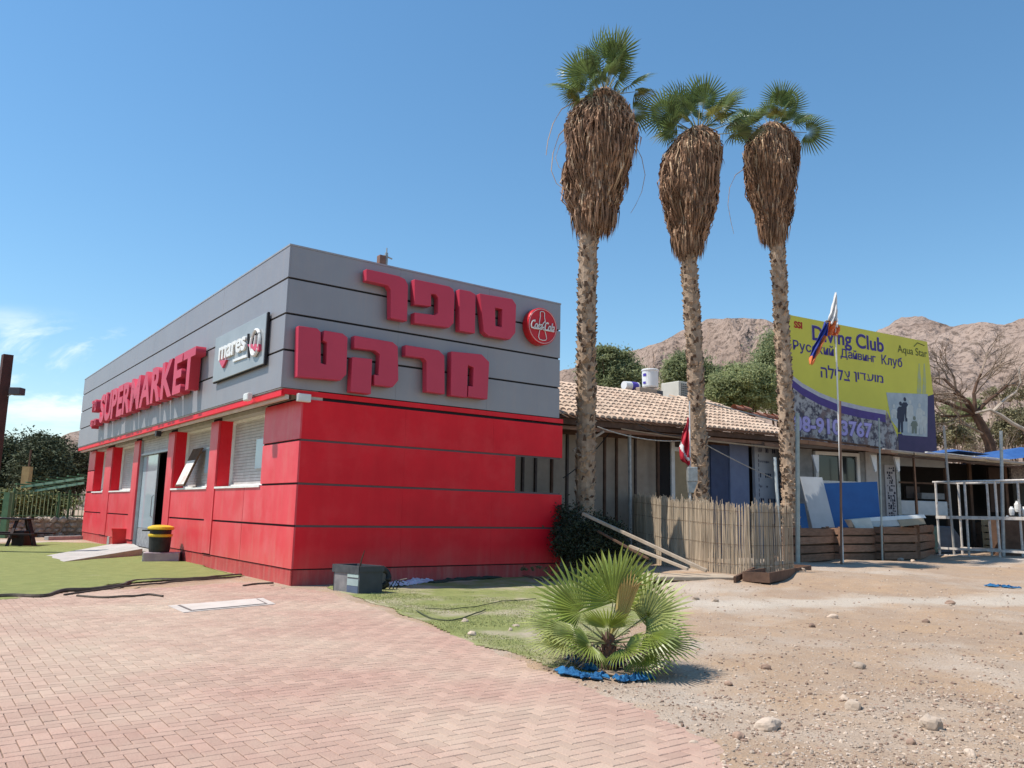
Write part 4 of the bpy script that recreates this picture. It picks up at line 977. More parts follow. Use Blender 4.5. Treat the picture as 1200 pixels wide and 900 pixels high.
# eave, beams, posts
EV0 = hp(657, 487, -.9); ez = EV0[1]; Er = hp(925, 511, -.9)
print('eave', EV0, Er)
x0 = -1.0; x1 = Er[0]+.3; ez1 = Er[1]
def ezf(x): return lerp(ez, ez1, clamp((x-EV0[0])/(Er[0]-EV0[0]), -1, 2))
Hm = lambda x, y, z: V3((x, y, z))
for nm, y, dz, w, h, mt_ in (('fascia_beam', -.86, -.13, .05, .17, wood_dk), ('fascia_beam', -.78, -.30, .07, .10, wood), ('wall_beam', -.02, -.32, .12, .16, wood_dk), ('wall_beam', -.45, -.24, .08, .14, wood_dk)):
    q = MB(); q.bar((x0, y, ezf(x0)+dz), (x1+.4, y, ezf(x1+.4)+dz), w, h); HB(q, nm, mt_)
q = MB(); q.bar((X(870), -.92, ezf(X(870))-.36), (x1+.6, -.92, ezf(x1)-.42), .05, .12); HB(q, 'lintel', mat('orange_lath', (.34, .19, .11), (.26, .14, .09), 4, rnd=.1))
q = MB(); q.bar((X(770), -1.0, ezf(X(770))-.36), (x1+.6, -1.0, ezf(x1)-.50), .04, .05); q.bar((X(700), -1.0, ezf(X(700))-.24), (X(800), -.98, ezf(X(800))-.44), .03, .03); HB(q, 'hanging_lath', woodp)
for x in [x0+.5+i*1.1 for i in range(int((x1-x0)/1.1))]:
    q = MB(); q.bar((x, -.84, ezf(x)-.06), (x, .4, ezf(x)+.36), .06, .10); HB(q, 'rafter', wood_dk)
q = MB(); q.tube([(X(728)-.2, -.6, 0), (X(728)-.25, -.6, 3.9)], .055, 8); HB(q, 'post', galv)
q = MB(); q.tube([(X(760), -.4, 0), (X(760), -.4, 3.9)], .05, 8); HB(q, 'post', wood_dk)
q = MB(); q.bar((x0+.9, -.7, ezf(x0)-.9), (x0+1.9, -.85, ezf(x0)-.3), .05, .06); HB(q, 'brace', mat('pale_brace', (.5, .42, .33), rough=.8))
for (pa, pb_, sag, off) in (((700, 500), (832, 512), .25, -1.1), ((748, 498), (812, 508), .16, -1.15), ((800, 506), (905, 560), .05, -1.1), ((660, 560), (716, 505), .12, -.5)):
    A_ = hp(*pa, off); C_ = hp(*pb_, off); q = MB(); q.tube([(lerp(A_[0], C_[0], i/12), off, lerp(A_[1], C_[1], i/12)-sag*4*(i/12)*(1-i/12)) for i in range(13)], .016, 5); HB(q, 'cable', black if off != -1.1 else mat('pale_cable', (.5, .46, .4), rough=.7))
# clay roof
clay = mat('sun_bleached_clay_tile', (0.55, 0.425, 0.325), (0.45, 0.32, 0.235), 2.5, rough=.9, bump=.4, bscale=25, rnd=.20, c3=(.36, .22, .16), s3=6, l3=.62, h3=.75)
tp0 = hp(700, 458, 2.6); slope_dz = (tp0[1]-ezf(X(700)))/3.5
print('roof rise per m', slope_dz)
b = MB(); b.add([(x0, -.95, ezf(x0)-.04), (x1, -.95, ezf(x1)-.04), (x1, 2.7, ezf(x1)-.04+slope_dz*3.65), (x0, 2.7, ezf(x0)-.04+slope_dz*3.65), (x1, 7.0, ezf(x1)-.3), (x0, 7.0, ezf(x0)-.3)], [(0, 1, 2, 3), (3, 2, 4, 5)]); rf = HB(b, 'roof', mat('roof_underlay', (.22, .13, .09), rough=.9))
sl = math.atan(slope_dz); b = MB(); rs = random.Random(6)
nr = 10; wid = .23; yy0 = -1.0
for j in range(nr):
    for i in range(int((x1-x0)/wid)):
        x = x0+(i+.5)*wid; y = yy0+j*.37; zc = ezf(x)+slope_dz*(y+.95)
        if x > X(838) and j > nr-2 and rs.random() < .6: continue
        n_ = 5; vs = []
        r0, r1 = .088*rs.uniform(.95, 1.05), .072; tw = rs.uniform(-.015, .015); lz = rs.uniform(0, .012)
        for (yy, rr, dz) in ((y, r0, .055), (y+.42, r1, .02)):
            for k in range(n_+1):
                a_ = pi*k/n_; vs.append((x+cos(a_)*rr*1.18+(tw if yy > y else 0), yy, zc+slope_dz*(yy-y)+dz+lz+sin(a_)*rr*.85))
        b.add(vs, [(k, k+1, k+n_+2, k+n_+1) for k in range(n_)]+[tuple(range(n_+1))[::-1]], rs.uniform(.02, 1))
HB(b, 'roof_tile', clay, parent=rf, kind='stuff', smooth=False)
ora = mat('orange_ridge_tile', (0.46, 0.20, 0.13), (.36, .15, .10), 3, rough=.9, rnd=.2)
for k in range(9):
    px = 838+k*9; p = hp(px, 478+k*1.0+(-4 if k in (3, 4) else 2), 1.6); q = MB()
    vs = []
    for (dx, rr) in ((-.26, .12), (.26, .10)):
        for i in range(7): a_ = pi*i/6; vs.append((p[0]+dx, 1.6+cos(a_)*rr*1.2, p[1]-.10+sin(a_)*rr*1.3+(.03 if dx < 0 else 0)))
    q.add(vs, [(i, i+1, i+8, i+7) for i in range(6)], R(.02, 1)); HB(q, 'ridge_tile', ora, parent=rf)
q = MB(); q.tube([(hp(828, 472, 1.5)[0], 1.5, hp(828, 472, 1.5)[1]), (hp(925, 497, 1.2)[0], 1.2, hp(925, 497, 1.2)[1])], .028, 6); HB(q, 'roof_pipe', galv)
# things on its roof
def roofat(px, py, off, label, name, cat):
    p = hp(px, py, off); w = Hf.w(p[0], off, p[1]); return thing(name, label, cat, w, Hf.ang())
t = roofat(757, 474, 2.9, 'squat tan cooler box under the white buckets on the tiled roof', 'cooler_box', 'box')
k_ = (Hf.w(0, 2.9).y+7)/FPX
b = MB(); b.box(-.62, .28, -.3, .4, 0, .55); b.build('body', mat('tan_box', (.42, .34, .27), (.34, .27, .21), 3), t, bevel=.02)
b = MB(); b.box(.281, .60, -.28, .38, .02, .53); b.build('grille', mat('dark_grille', (.10, .10, .11), (.14, .14, .15), 20), t)
bw = mat('bucket_white', (.80, .80, .80), (.74, .74, .74), 3, rough=.35); pur = mat('purple_blue_label', (.10, .07, .42), (.07, .05, .35), 4, rough=.5)
t = roofat(762, 454.5, 2.85, 'tall white bucket with a blue label patch on top of the roof box', 'bucket', 'bucket')
b = MB(); b.lathe([(.27, 0), (.29, .05), (.30, .60), (.32, .62), (.32, .66), (.29, .68)], 24); b.build('pail', bw, t, smooth=False)
b = MB()
for a0, a1, z0, z1 in ((-.9, -.3, .35, .60), (2.9, 3.35, .12, .2), (2.9, 3.4, .4, .5)): 
    for i in range(6):
        u0 = lerp(a0, a1, i/6); u1 = lerp(a0, a1, (i+1)/6); b.add([(cos(u0)*.305, sin(u0)*.305, z0), (cos(u1)*.305, sin(u1)*.305, z0), (cos(u1)*.31, sin(u1)*.31, z1), (cos(u0)*.31, sin(u0)*.31, z1)], [(0, 1, 2, 3)])
b.build('label_patch', pur, t)
t = roofat(740, 456, 3.0, 'low white bucket with a purple band lying behind the roof box', 'bucket', 'bucket')
Mr = Matrix.Translation((-.38, 0, .1)) @ Matrix.Rotation(pi/2, 4, 'Y')
b = MB(); b.lathe([(.15, 0), (.17, .3)], 18, M=Mr); b.lathe([(.18, .6), (.18, .66)], 18, M=Mr); b.build('pail', bw, t)
b = MB(); b.lathe([(.174, .301), (.178, .599)], 18, M=Mr); b.build('label_band', pur, t)
t = roofat(797, 477, 3.1, 'beige air conditioner with a louvred front on the tiled roof', 'air_conditioner', 'air conditioner')
t.scale = (1.2, 1.2, 1.3); b = MB(); b.box(-.33, .42, -.25, .5, 0, .72); b.build('casing', mat('ac_beige', (.62, .60, .53), (.55, .53, .46), 3, rough=.5), t, bevel=.02)
b = MB()
b.box(-.22, .40, -.262, -.252, .06, .66); b.build('grille_back', mat('grille_dark', (.16, .17, .16)), t)
b = MB()
for i in range(9): b.box(-.22, .40, -.28, -.263, .08+i*.064, .105+i*.064)
for i in range(7): b.box(-.21+i*.1, -.20+i*.1, -.285, -.2805, .06, .66)
b.build('louvre', mat('louvre_grey', (.45, .45, .42)), t, kind='stuff')
t = roofat(728, 474, 2.7, 'grey corrugated sheet lying on the tiled roof left of the tan box', 'metal_sheet', 'sheet')
b = MB(); M = Matrix.Rotation(.5, 4, 'X')
for i in range(12): b.box(-.4+i*.09, -.4+i*.09+.05, -.4, .6, .02*(i % 2), .02*(i % 2)+.02, M=M)
b.build('sheet', galv, t)

# ================================================================== DIVE SHOP (right)
A = onY(936, 560, 28.0); E_ = onY(1225, 560, 31.5)
Df = Frame((A.x, A.y), (E_.x-A.x, E_.y-A.y))
def dp(px, py, off=0): return Df.R(px, py, off)
dive = thing('dive_shop', 'ramshackle dark open-fronted dive shop under a low flat roof', 'shop building', (A.x, A.y, 0), Df.ang())
def DB(b, name, mt, parent=None, **k): return b.build(name, mt, parent or dive, **k)
dgrey = mat('dive_wall_board', (.30, .30, .29), (.22, .22, .22), 4, rough=.8, rnd=.1)
DX = lambda px, off=0: dp(px, 570, off)[0]
def rect(px0, px1, py0, py1, y0, y1, name, mt, parent=None, bevel=0):
    a = dp(px0, (py0+py1)/2, y0); c = dp(px1, (py0+py1)/2, y0); xm = (px0+px1)/2; z1 = dp(xm, py0, y0)[1]; z0 = dp(xm, py1, y0)[1]
    q = MB(); q.box(a[0], c[0], y0, y1, z0, z1); return DB(q, name, mt, parent, bevel=bevel)
XE = DX(1225)+1.5
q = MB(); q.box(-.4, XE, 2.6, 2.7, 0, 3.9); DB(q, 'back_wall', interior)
q = MB(); q.box(-.4, DX(1052), .12, .2, 0, 3.95); DB(q, 'front_wall', batt)
q = MB(); q.box(XE-.1, XE, 0, 2.6, 0, 3.9); DB(q, 'side_wall', dgrey)
q = MB(); q.box(-.4, XE, .2, 2.6, 0.3, .36); DB(q, 'floor_slab', conc)
rect(938, 954, 526, 660, .05, .11, 'panel', dgrey); rect(1010, 1016, 530, 660, .05, .11, 'panel', dgrey); rect(1017, 1031, 530, 660, .0, .11, 'panel', mat('pale_panel', (.48, .46, .44), (.42, .4, .38), 4)); rect(1032, 1052, 534, 660, .03, .11, 'panel', dgrey)
rect(953, 1011, 570, 660, .05, .115, 'panel', dgrey)
# poster column with dark script
w = rect(1038, 1050, 545, 606, -.02, .02, 'banner', mat('banner_pale', (.42, .41, .42), (.36, .35, .36), 5)); rs = random.Random(9)
q = MB(); xa, xb = DX(1039.5), DX(1048.5)
for i in range(20):
    z = lerp(dp(1044, 604)[1], dp(1044, 548)[1], i/19); x = xa
    while x < xb-.05:
        ww = rs.uniform(.03, .09)
        if rs.random() < .6: q.box(x, x+ww, -.0245, -.0205, z-.05, z+rs.uniform(-.01, .05))
        x += ww+.03
DB(q, 'print', mat('dark_print', (.03, .03, .05)), parent=w)
# window
f = MB()
za, zb = dp(980, 530)[1], dp(980, 567)[1]; xa, xb = DX(956), DX(1008)
for (u0, u1, z0, z1) in ((xa, xa+.12, zb, za), (xb-.12, xb, zb, za), (xa+.12, xb-.12, zb, zb+.1), (xa+.12, xb-.12, za-.12, za), (DX(985), DX(985)+.09, zb+.1, za-.12)): f.box(u0, u1, -.04, .10, z0, z1)
w = DB(f, 'window', white)
q = MB(); q.box(xa+.12, DX(985)-.001, .03, .05, zb+.1, za-.12); q.box(DX(985)+.091, xb-.12, .03, .05, zb+.1, za-.12); DB(q, 'pane', glass, parent=w)
# rest of the frontage: pale header, dark bays, counter
rect(1052, 1110, 537, 547, .0, .12, 'header_panel', mat('header_grey', (.33, .34, .34), (.28, .29, .3), 4))
rect(1054, 1114, 587, 604, .0, .8, 'counter', mat('counter_white', (.60, .62, .63), (.5, .52, .53), 3, rough=.4), bevel=.03)
rect(1053, 1057, 545, 660, -.02, .1, 'post', galv)
for px in (1072,): rect(px, px+1.6, 530, 606, -.3, -.25, 'post', wood_dk)
rect(1054, 1100, 565, 567, -.05, 0, 'rail', wood_dk)
rect(1110, 1114, 540, 640, .0, .1, 'post', wood_dk); rect(1138, 1141, 540, 640, .6, .7, 'post', wood_dk); rect(1180, 1183, 545, 640, .3, .4, 'post', wood_dk)
rect(1062, 1078, 570, 584, 1.6, 1.7, 'shelf_box', mat('dim_box', (.12, .10, .10))); rect(1080, 1110, 578, 585, 1.2, 1.5, 'cover', mat('pale_cover', (.35, .37, .4), (.25, .27, .3), 4))
rect(1160, 1176, 548, 600, 1.8, 1.9, 'inner_panel', mat('dim_brown', (.09, .06, .05))); rect(1185, 1205, 548, 562, .4, .5, 'lattice', mat('dim_lattice', (.25, .22, .2), (.12, .1, .1), 12, lo=.45, hi=.55))
# layered flat roof with ragged edges
ZL = dp(936, 517, -1.0)[1]; ZM = dp(1050, 531, -1.0)[1]; ZRr = dp(1200, 545, -1.0)[1]
def rz_(x): return interp(x, [(DX(936, -1), ZL), (DX(1050, -1), ZM), (DX(1200, -1), ZRr)])
rs = random.Random(21)
for k, (a_, c_, y_, dz, th, mt_) in enumerate(((930, 1052, -1.0, 0.0, .13, mat('orange_lath', (.34, .19, .11))), (925, 1032, -1.05, .12, .05, wood_dk), (1045, 1235, -1.0, .02, .06, woodp), (1040, 1235, -.9, .09, .05, mat('grey_sheet', (.40, .37, .35), (.3, .27, .25), 5)), (1050, 1235, -.95, -.09, .05, wood_dk), (1085, 1180, -1.1, .13, .03, white))):
    q = MB(); xa, xb = DX(a_, -1), DX(c_, -1); n_ = 7
    for i in range(n_):
        u0, u1 = lerp(xa, xb, i/n_), lerp(xa, xb, (i+1)/n_); q.bar((u0, y_, rz_(u0)+dz+rs.uniform(-.012, .012)), (u1+.04, y_+rs.uniform(-.03, .03), rz_(u1)+dz+rs.uniform(-.012, .012)), .12, th)
    DB(q, 'roof_edge', mt_)
q = MB(); n_ = 14
for i in range(n_):
    u0, u1 = lerp(-.5, XE+.6, i/n_), lerp(-.5, XE+.6, (i+1)/n_); q.add([(u0, -.95, rz_(u0)+.02), (u1, -.95, rz_(u1)+.02), (u1, 3.0, rz_(u1)+.35), (u0, 3.0, rz_(u0)+.35)], [(0, 1, 2, 3), (3, 2, 1, 0)])
DB(q, 'roof', mat('old_roof_sheet', (.30, .26, .23), (.22, .19, .17), 4, rough=.9))
for px in (953, 1021, 1048): # white tapering brackets
    p0 = dp(px-2, 533, -.7); q = MB(); q.prism([(p0[0], p0[1]), (p0[0]+.26, p0[1]), (p0[0]+.24, p0[1]-.55), (p0[0]+.17, p0[1]-.60)], -.75, -.68); DB(q, 'bracket', white)
tarp = mat('blue_tarpaulin', (.03, .10, .30), (.022, .08, .24), 4, rough=.6, bump=.5, bscale=8)
for (ps, lab) in ((((1166, 539), (1205, 534), (1225, 527), (1196, 524), (1176, 531)), 'large blue tarpaulin peaked on the dive shop roof at the right frame edge'), (((1100, 530), (1136, 534), (1118, 526.5), (1106, 527)), 'small blue and white tarpaulin flat on the dive shop roof')):
    pts = [dp(x, y, .3) for x, y in ps]; c = (sum(p[0] for p in pts)/len(pts), max(p[1] for p in pts)); q = MB(); o0 = Df.w(pts[0][0], 0, pts[0][1])
    vs = [V3((p[0], .3-.9*(i == 0 or i == 1), p[1])) for i, p in enumerate(pts)]+[V3((p[0]+.1, 2.0, p[1]-.1)) for p in pts]; n_ = len(pts)
    q.add([v-V3((pts[0][0], 0, pts[0][1])) for v in vs], [tuple(range(n_)), tuple(range(n_, 2*n_))]+[(i, (i+1) % n_, (i+1) % n_+n_, i+n_) for i in range(n_)])
    o = q.build('tarpaulin', tarp, loc=o0, rot=Df.ang()); tag(o, lab, 'tarpaulin')
# boards leaning before it
def board(quad, Y_, name, mt, label, cat, th=.04, lean=.25):
    pts = [onY(x, y, Y_) for x, y in quad]; o0 = pts[0].copy(); q = MB(); zl = min(p.z for p in pts); zh = max(p.z for p in pts)
    P2 = [(p.x-o0.x, p.z-o0.z) for p in pts]; n_ = len(P2)
    f = lambda z: (z+o0.z-zl)/(zh-zl)*lean
    vs = [(x, f(z), z) for x, z in P2]+[(x, f(z)+th, z) for x, z in P2]
    q.add(vs, [tuple(range(n_)), tuple(reversed(range(n_, 2*n_)))]+[(i, i+n_, (i+1) % n_+n_, (i+1) % n_) for i in range(n_)])
    o = q.build(name, mt, loc=o0); tag(o, label, cat); return o
board([(968, 566), (1032, 564), (1034, 632), (980, 634)], 26.2, 'board', mat('saturated_blue_board', (.012, .068, .22), (.010, .055, .19), 2, rough=.5), 'large saturated blue board leaning below the dive shop window', 'board')
board([(941, 558), (967, 559), (979, 618), (955, 630)], 25.7, 'board', mat('pale_grey_board', (.50, .52, .54), (.44, .46, .48), 3, rough=.6), 'slanting pale grey board leaning against the blue board', 'board')
board([(939, 590), (946, 590), (950, 632), (939, 632)], 26.0, 'board', mat('saturated_blue_board', (.02, .11, .32)), 'narrow blue strip of board between the grey pole and the pale board', 'board')
for (q4, lab, yv, c_) in ((((999, 609), (1022, 607), (1024, 619), (1003, 619)), 'pale plank end lying on the first slatted planter', 25.2, (.62, .58, .5)), (((1019, 607), (1086, 603), (1087, 607), (1020, 611)), 'long white plank lying along the slatted planters', 25.4, (.75, .73, .68)), (((1022, 611), (1054, 609), (1056, 616), (1024, 618)), 'short grey plank under the long white plank', 25.3, (.52, .50, .46)), (((1054, 609), (1085, 607), (1086, 614), (1056, 617)), 'tan plank under the right end of the long white plank', 25.3, (.36, .29, .2))):
    board(q4, yv, 'plank', mat('plank_%d' % int(c_[0]*1000), c_, rough=.8), lab, 'plank', th=.5, lean=.15)

# ================================================================== BILLBOARD
Pl = onY(925, 440, 33.0); Pr = onY(1091, 440, 37.6)
Bf = Frame((Pl.x, Pl.y), (Pr.x-Pl.x, Pr.y-Pl.y))
def bp_(px, py): return Bf.R(px, py, 0)
bb = thing('billboard', 'big yellow-green and purple diving club billboard behind the dive shop roof', 'billboard', (Pl.x, Pl.y, 0), Bf.ang())
tl, tr, br_ = bp_(925.5, 369), bp_(1089, 401), bp_(1098, 527)
x0b, x1b = 0.0, bp_(1090, 460)[0]; zt0, zt1 = tl[1], tr[1]; zbt = bp_(1000, 530)[1]-1.2
def outl(x): return lerp(zt0, zt1, x/x1b)
bx2 = bp_(1098, 527)[0]
full = [(x0b, zbt), (bx2, zbt), (bx2, bp_(1098, 527)[1]), (bp_(1094, 465)[0], bp_(1094, 465)[1]), (x1b, zt1), (x0b, zt0)]
b = MB(); b.prism(full, .0, .08); b.build('board', mat('lime_yellow_vinyl', (.70, .64, .070), (.64, .58, .065), .6, rough=.45), bb)
photo_m = mat('rock_photo_print', (.42, .39, .38), (.06, .05, .075), 3.2, rough=.5, detail=10, lo=.46, hi=.56, c3=(.20, .13, .12), s3=1.2, l3=.52, h3=.6)
grey_l = mat('pale_lilac_print', (.55, .52, .55), rough=.5); navy = mat('navy_vinyl', (.035, .028, .10), (.05, .035, .12), 2, rough=.5); purple = mat('purple_print', (.085, .045, .23), rough=.5)
cu = [(900, 422), (926, 438), (940, 449), (960, 460), (985, 470), (1010, 476), (1038, 481)]
def strip(up, lo_, y, name, mt):
    pts = [bp_(*p) for p in up]; q_ = [bp_(*p) for p in lo_]; pts = [(max(0.002, a), z) for a, z in pts]; q_ = [(max(0.002, a), z) for a, z in q_]
    b = MB(); n_ = len(pts); b.add([(a, y, z) for a, z in pts]+[(a, y, z) for a, z in q_], [(i+n_, i+1+n_, i+1, i) for i in range(n_-1)]); return b.build(name, mt, bb)
strip(cu[1:], [(p[0], p[1]+5) for p in cu[1:]], -.004, 'pale_band', grey_l)
strip([(p[0], p[1]+5) for p in cu[1:]], [(p[0], p[1]+14) for p in cu[1:]], -.004, 'purple_band', purple)
lowp = [bp_(p[0], p[1]+14) for p in cu[1:]]+[bp_(1039, 481), bp_(1052, 512)]
bl = MB(); pg = [(max(.003, a), z) for a, z in lowp]+[(bp_(1052, 512)[0], zbt+.01), (.003, zbt+.01)]
bl.prism(pg, -.006, -.0005); bl.build('photo_print', photo_m, bb)
nv = MB(); nv.prism([bp_(1052, 508), bp_(1085, 509), bp_(1085, 465), bp_(1094, 462), (bx2-.01, bp_(1098, 527)[1]), (bx2-.01, zbt+.01), (bp_(1052, 512)[0]+.01, zbt+.01)], -.0065, -.0005); nv.build('navy_print', navy, bb)
dv = MB(); dv.prism([bp_(1038.5, 460), bp_(1087, 462), bp_(1086.5, 512), bp_(1058, 510), bp_(1044, 492)], -.010, -.0005)
dvo = dv.build('divers_photo', mat('pale_water_photo', (.50, .55, .56), (.36, .42, .45), 2, detail=8), bb)
rs = random.Random(12); fm = [mat('diver_dark', (.05, .06, .09)), mat('diver_pale', (.62, .64, .60)), mat('diver_olive', (.22, .25, .2))]
for i, (cx_, cy_, hh_, mi) in enumerate(((1055, 473, 34, 0), (1060, 468, 26, 0), (1066, 471, 36, 1), (1077, 475, 34, 1), (1071, 490, 18, 2), (1047, 476, 14, 1), (1082, 484, 24, 1))):
    f_ = lambda dx, dy: bp_(cx_+dx, cy_+dy)
    q = MB(); q.prism([f_(-3.8, 6), f_(-2, 3.5), f_(2, 3.5), f_(3.8, 6), f_(4.2, hh_*.5), f_(3, hh_*.55), f_(3, hh_), f_(.7, hh_), f_(0, hh_*.6), f_(-.7, hh_), f_(-3, hh_), f_(-3, hh_*.55), f_(-4.2, hh_*.5)], -.014-.0015*i, -.011-.0015*i)
    q.lathe([(.0, 0), (.10, .0), (.10, .003)], 10, M=Matrix.Translation((f_(0, 0)[0], -.0125-.0015*i, f_(0, 0)[1])) @ Matrix.Rotation(pi/2, 4, 'X'))
    q.build('diver_silhouette', fm[mi], dvo)
# fountain streaks
for cx_, w in ((1077, 2.6), (1083, 2.2)):
    q = MB(); q.prism([bp_(cx_-w, 463), bp_(cx_-w*.7, 445), bp_(cx_-.6, 426), bp_(cx_+.6, 426), bp_(cx_+w, 448), bp_(cx_+w, 463)], -.005, -.0005); q.build('water_jet', mat('water_jet_print', (.42, .47, .33), (.52, .52, .12), 3), bb)
txt = mat('purple_lettering', (.06, .035, .24), rough=.5); txh = mat('pale_lettering_edge', (.60, .55, .62)); 
def bt(s, xl, xr, yb_l, yt_l, mt, bold=.0, halo=True, name='lettering', descl=0.0):
    a = bp_(xl, yb_l); c = bp_(xr, yb_l); h = bp_(xl, yt_l)[1]-a[1]
    # baseline is level on the board itself; take the mean of what both ends show
    if halo: lettering(s, bb, txh, a[0]-.02, a[1]-.02-h*descl, c[0]-a[0]+.04, h*(1+descl)+.04, -.008, bold=.014, name='lettering_edge')
    lettering(s, bb, mt, a[0], a[1]-h*descl, c[0]-a[0], h*(1+descl), -.012, bold=bold, name=name)
bt('Diving Club', 952, 1035, 399, 381, txt, .022, descl=.27)
def sp(word, xl, xr, yb, yt, descl, zl, hl, mt=txt, bold=.013):
    a = (bp_(xl, yb)[0], zl); c = bp_(xr, yb); h = hl; spelled(word, bb, mt, a[0], a[1]-h*descl, c[0]-a[0], h*(1+descl), -.012, bold)
zr = (bp_(929.5, 414)[1]+bp_(1057, 426.5)[1])/2; hr = bp_(985, 406)[1]-bp_(985, 417.5)[1]
sp('Русский', 929.5, 977, 414.5, 402.5, .27, zr, hr); sp('Дайвинг', 985, 1026, 419.5, 408, .16, zr, hr*.95); sp('Клуб', 1033, 1057, 425, 413.5, .27, zr, hr)
zr = (bp_(962, 442)[1]+bp_(1035, 448)[1])/2; hr = bp_(1000, 433)[1]-bp_(1000, 445.5)[1]
sp('הלילצ', 962, 996, 443.5, 431, .2, zr, hr); sp('ןודעומ', 1001, 1035, 446.5, 434.5, .2, zr, hr*.8)
bt('Aqua Star', 1052, 1086, 413.5, 404, mat('olive_lettering', (.10, .11, .05)), .0, halo=False, descl=.22)
bt('08-9103767', 930, 1022, 505, 486, mat('lilac_lettering', (.52, .44, .78)), .03, halo=False)
lettering('08-9103767', bb, purple, bp_(930, 505)[0]-.03, bp_(930, 505)[1]-.03, bp_(1022, 505)[0]-bp_(930, 505)[0]+.06, bp_(930, 486)[1]-bp_(930, 505)[1]+.06, -.0085, bold=.05, name='lettering_edge')
bt('SSI', 930.5, 940, 384, 376, mat('red_lettering', (.5, .03, .03)), .04, halo=False)
q = MB(); q.tube([(bp_(1071, 406)[0], -.01, bp_(1071, 406)[1]), (bp_(1075, 402)[0], -.01, bp_(1075, 401.8)[1]), (bp_(1083, 405)[0], -.01, bp_(1083, 405)[1])], .02, 4); q.build('fin_mark', mat('olive_lettering', (.10, .11, .05)), bb)
for px in (950, 1010, 1070):
    x = bp_(px, 460)[0]; q = MB(); q.box(x-.06, x+.06, .09, .21, -.1, outl(x)-.3); q.build('post', galv, bb); q = MB(); q.bar((x, .2, outl(x)-2.5), (x, 2.2, 0), .08, .08); q.build('stay', galv, bb)
for z in (zbt+.8, zbt+3.2): q = MB(); q.box(.1, x1b-.1, .081, .16, z, z+.1); q.build('rail', galv, bb)
# ================================================================== REED FENCE
reed = mat('dry_reed', (0.53, 0.43, 0.31), (0.40, 0.32, 0.235), 2.5, rough=.9, rnd=.27, stretch=(1, 1, .4))
FP = [G(x, y) for x, y in ((708, 646), (745, 655), (790, 664), (835, 670), (880, 673), (930, 673))]
ft = thing('reed_fence', 'weathered reed screen fence curving below the palms', 'fence', FP[0])
def along(P_, s):
    for a, c in zip(P_, P_[1:]):
        l_ = (c-a).length
        if s <= l_: return a.lerp(c, s/l_), (c-a).normalized()
        s -= l_
    return P_[-1].copy(), (P_[-1]-P_[-2]).normalized()
tot = sum((c-a).length for a, c in zip(FP, FP[1:]))
def fh(s):   # height profile
    p, _ = along(FP, s); r = p.x/p.y
    return interp(600+FPX*r/1.0, [(720, 1.72), (930, 1.55)])
topz = []
for x, y in ((708, 585), (745, 581), (790, 586), (835, 589), (880, 592), (930, 594)):
    i = len(topz); topz.append(onY(x, y, FP[i].y).z)
ss = [0.0]
for a, c in zip(FP, FP[1:]): ss.append(ss[-1]+(c-a).length)
b = MB(); rs = random.Random(2); s = 0
while s < tot:
    p, d = along(FP, s); n_ = V3((-d.y, d.x, 0)); z1 = interp(s, list(zip(ss, topz)))+rs.gauss(0, .045)+(.06*noise.noise(V3((s*2, 0, 0))))
    r_ = rs.uniform(.006, .010); p = p+n_*rs.uniform(-.02, .02)-FP[0]; p.z = -FP[0].z; z0 = hgt(p.x+FP[0].x, p.y+FP[0].y)-.03; tilt = rs.gauss(0, .030)
    if rs.random() < .02: z1 += rs.uniform(.05, .16)
    b.tube([p+V3((0, 0, z0)), p+d*tilt*.5+V3((0, 0, (z0+z1)/2))+n_*rs.uniform(-.012, .012), p+d*tilt+V3((0, 0, z1))], [r_, r_*.95, r_*.75], 4, r=rs.uniform(.02, 1)); s += .0105
b.build('reed', reed, ft, kind='stuff')
for f_ in (.14, .42, .70, .9):
    q = MB(); pts = []
    for i in range(41):
        s = tot*i/40; p, d = along(FP, s); n_ = V3((-d.y, d.x, 0)); z0 = hgt(p.x, p.y); pts.append(p-n_*.024-FP[0]+V3((0, 0, -p.z+lerp(z0, interp(s, list(zip(ss, topz))), f_))))
    q.tube(pts, .0035, 4); q.build('binding_wire', wood_dk, ft)
for s in (1.5, 3.6, 5.8, tot-.1):
    p, d = along(FP, min(s, tot-.05)); n_ = V3((-d.y, d.x, 0)); p = p+n_*.07-FP[0]; q = MB(); q.tube([p, p+V3((0, 0, 1.5))], .03, 6); q.build('post', wood_dk, ft)

# ================================================================== POLES AND FLAGS
def pole(bx, by, tx, ty, r_, mt, label, name='pole', cat='pole', Y_=None):
    p = G(bx, by) if Y_ is None else onY(bx, by, Y_); q = onY(tx, ty, p.y); k_ = rise(p.x, p.y)-.02; p = p+(p-q)*((p.z-k_)/(q.z-p.z)); b = MB(); b.tube([(0, 0, -.05), ((q.x-p.x)*.5, 0, (q.z-p.z)*.5), (q.x-p.x, 0, q.z-p.z)], [r_, r_*.97, r_*.92], 8)
    o = b.build(name, mt, loc=(p.x, p.y, p.z), smooth=False); tag(o, label, cat); return o, p, q
pgrey = mat('grey_green_pipe', (.36, .40, .38), (.27, .31, .29), 6, rough=.5, metal=.3)
pole(935, 661, 934.5, 484, .062, pgrey, 'thick grey-green pole at the right end of the reed fence')
pole(1034, 658, 1030, 490, .028, pgrey, 'thin grey pole standing between the first and second planter boxes')
pole(1118, 645, 1106, 499, .04, mat('weathered_pole', (.40, .37, .33), (.3, .27, .24), 5), 'leaning weathered pole left of the pipe rack', Y_=27)
pole(1176, 650, 1173, 505, .055, galv, 'thick upright pipe behind the white pipe rack', Y_=26.5)
pole(1076, 607, 1071, 530, .018, wood_dk, 'thin dark stick before the dive shop counter', Y_=27)
pole(912, 600, 908, 536, .05, mat('pale_pipe', (.55, .60, .60), rough=.5), 'short pale pipe standing before the printed insulation board', Y_=24.0)
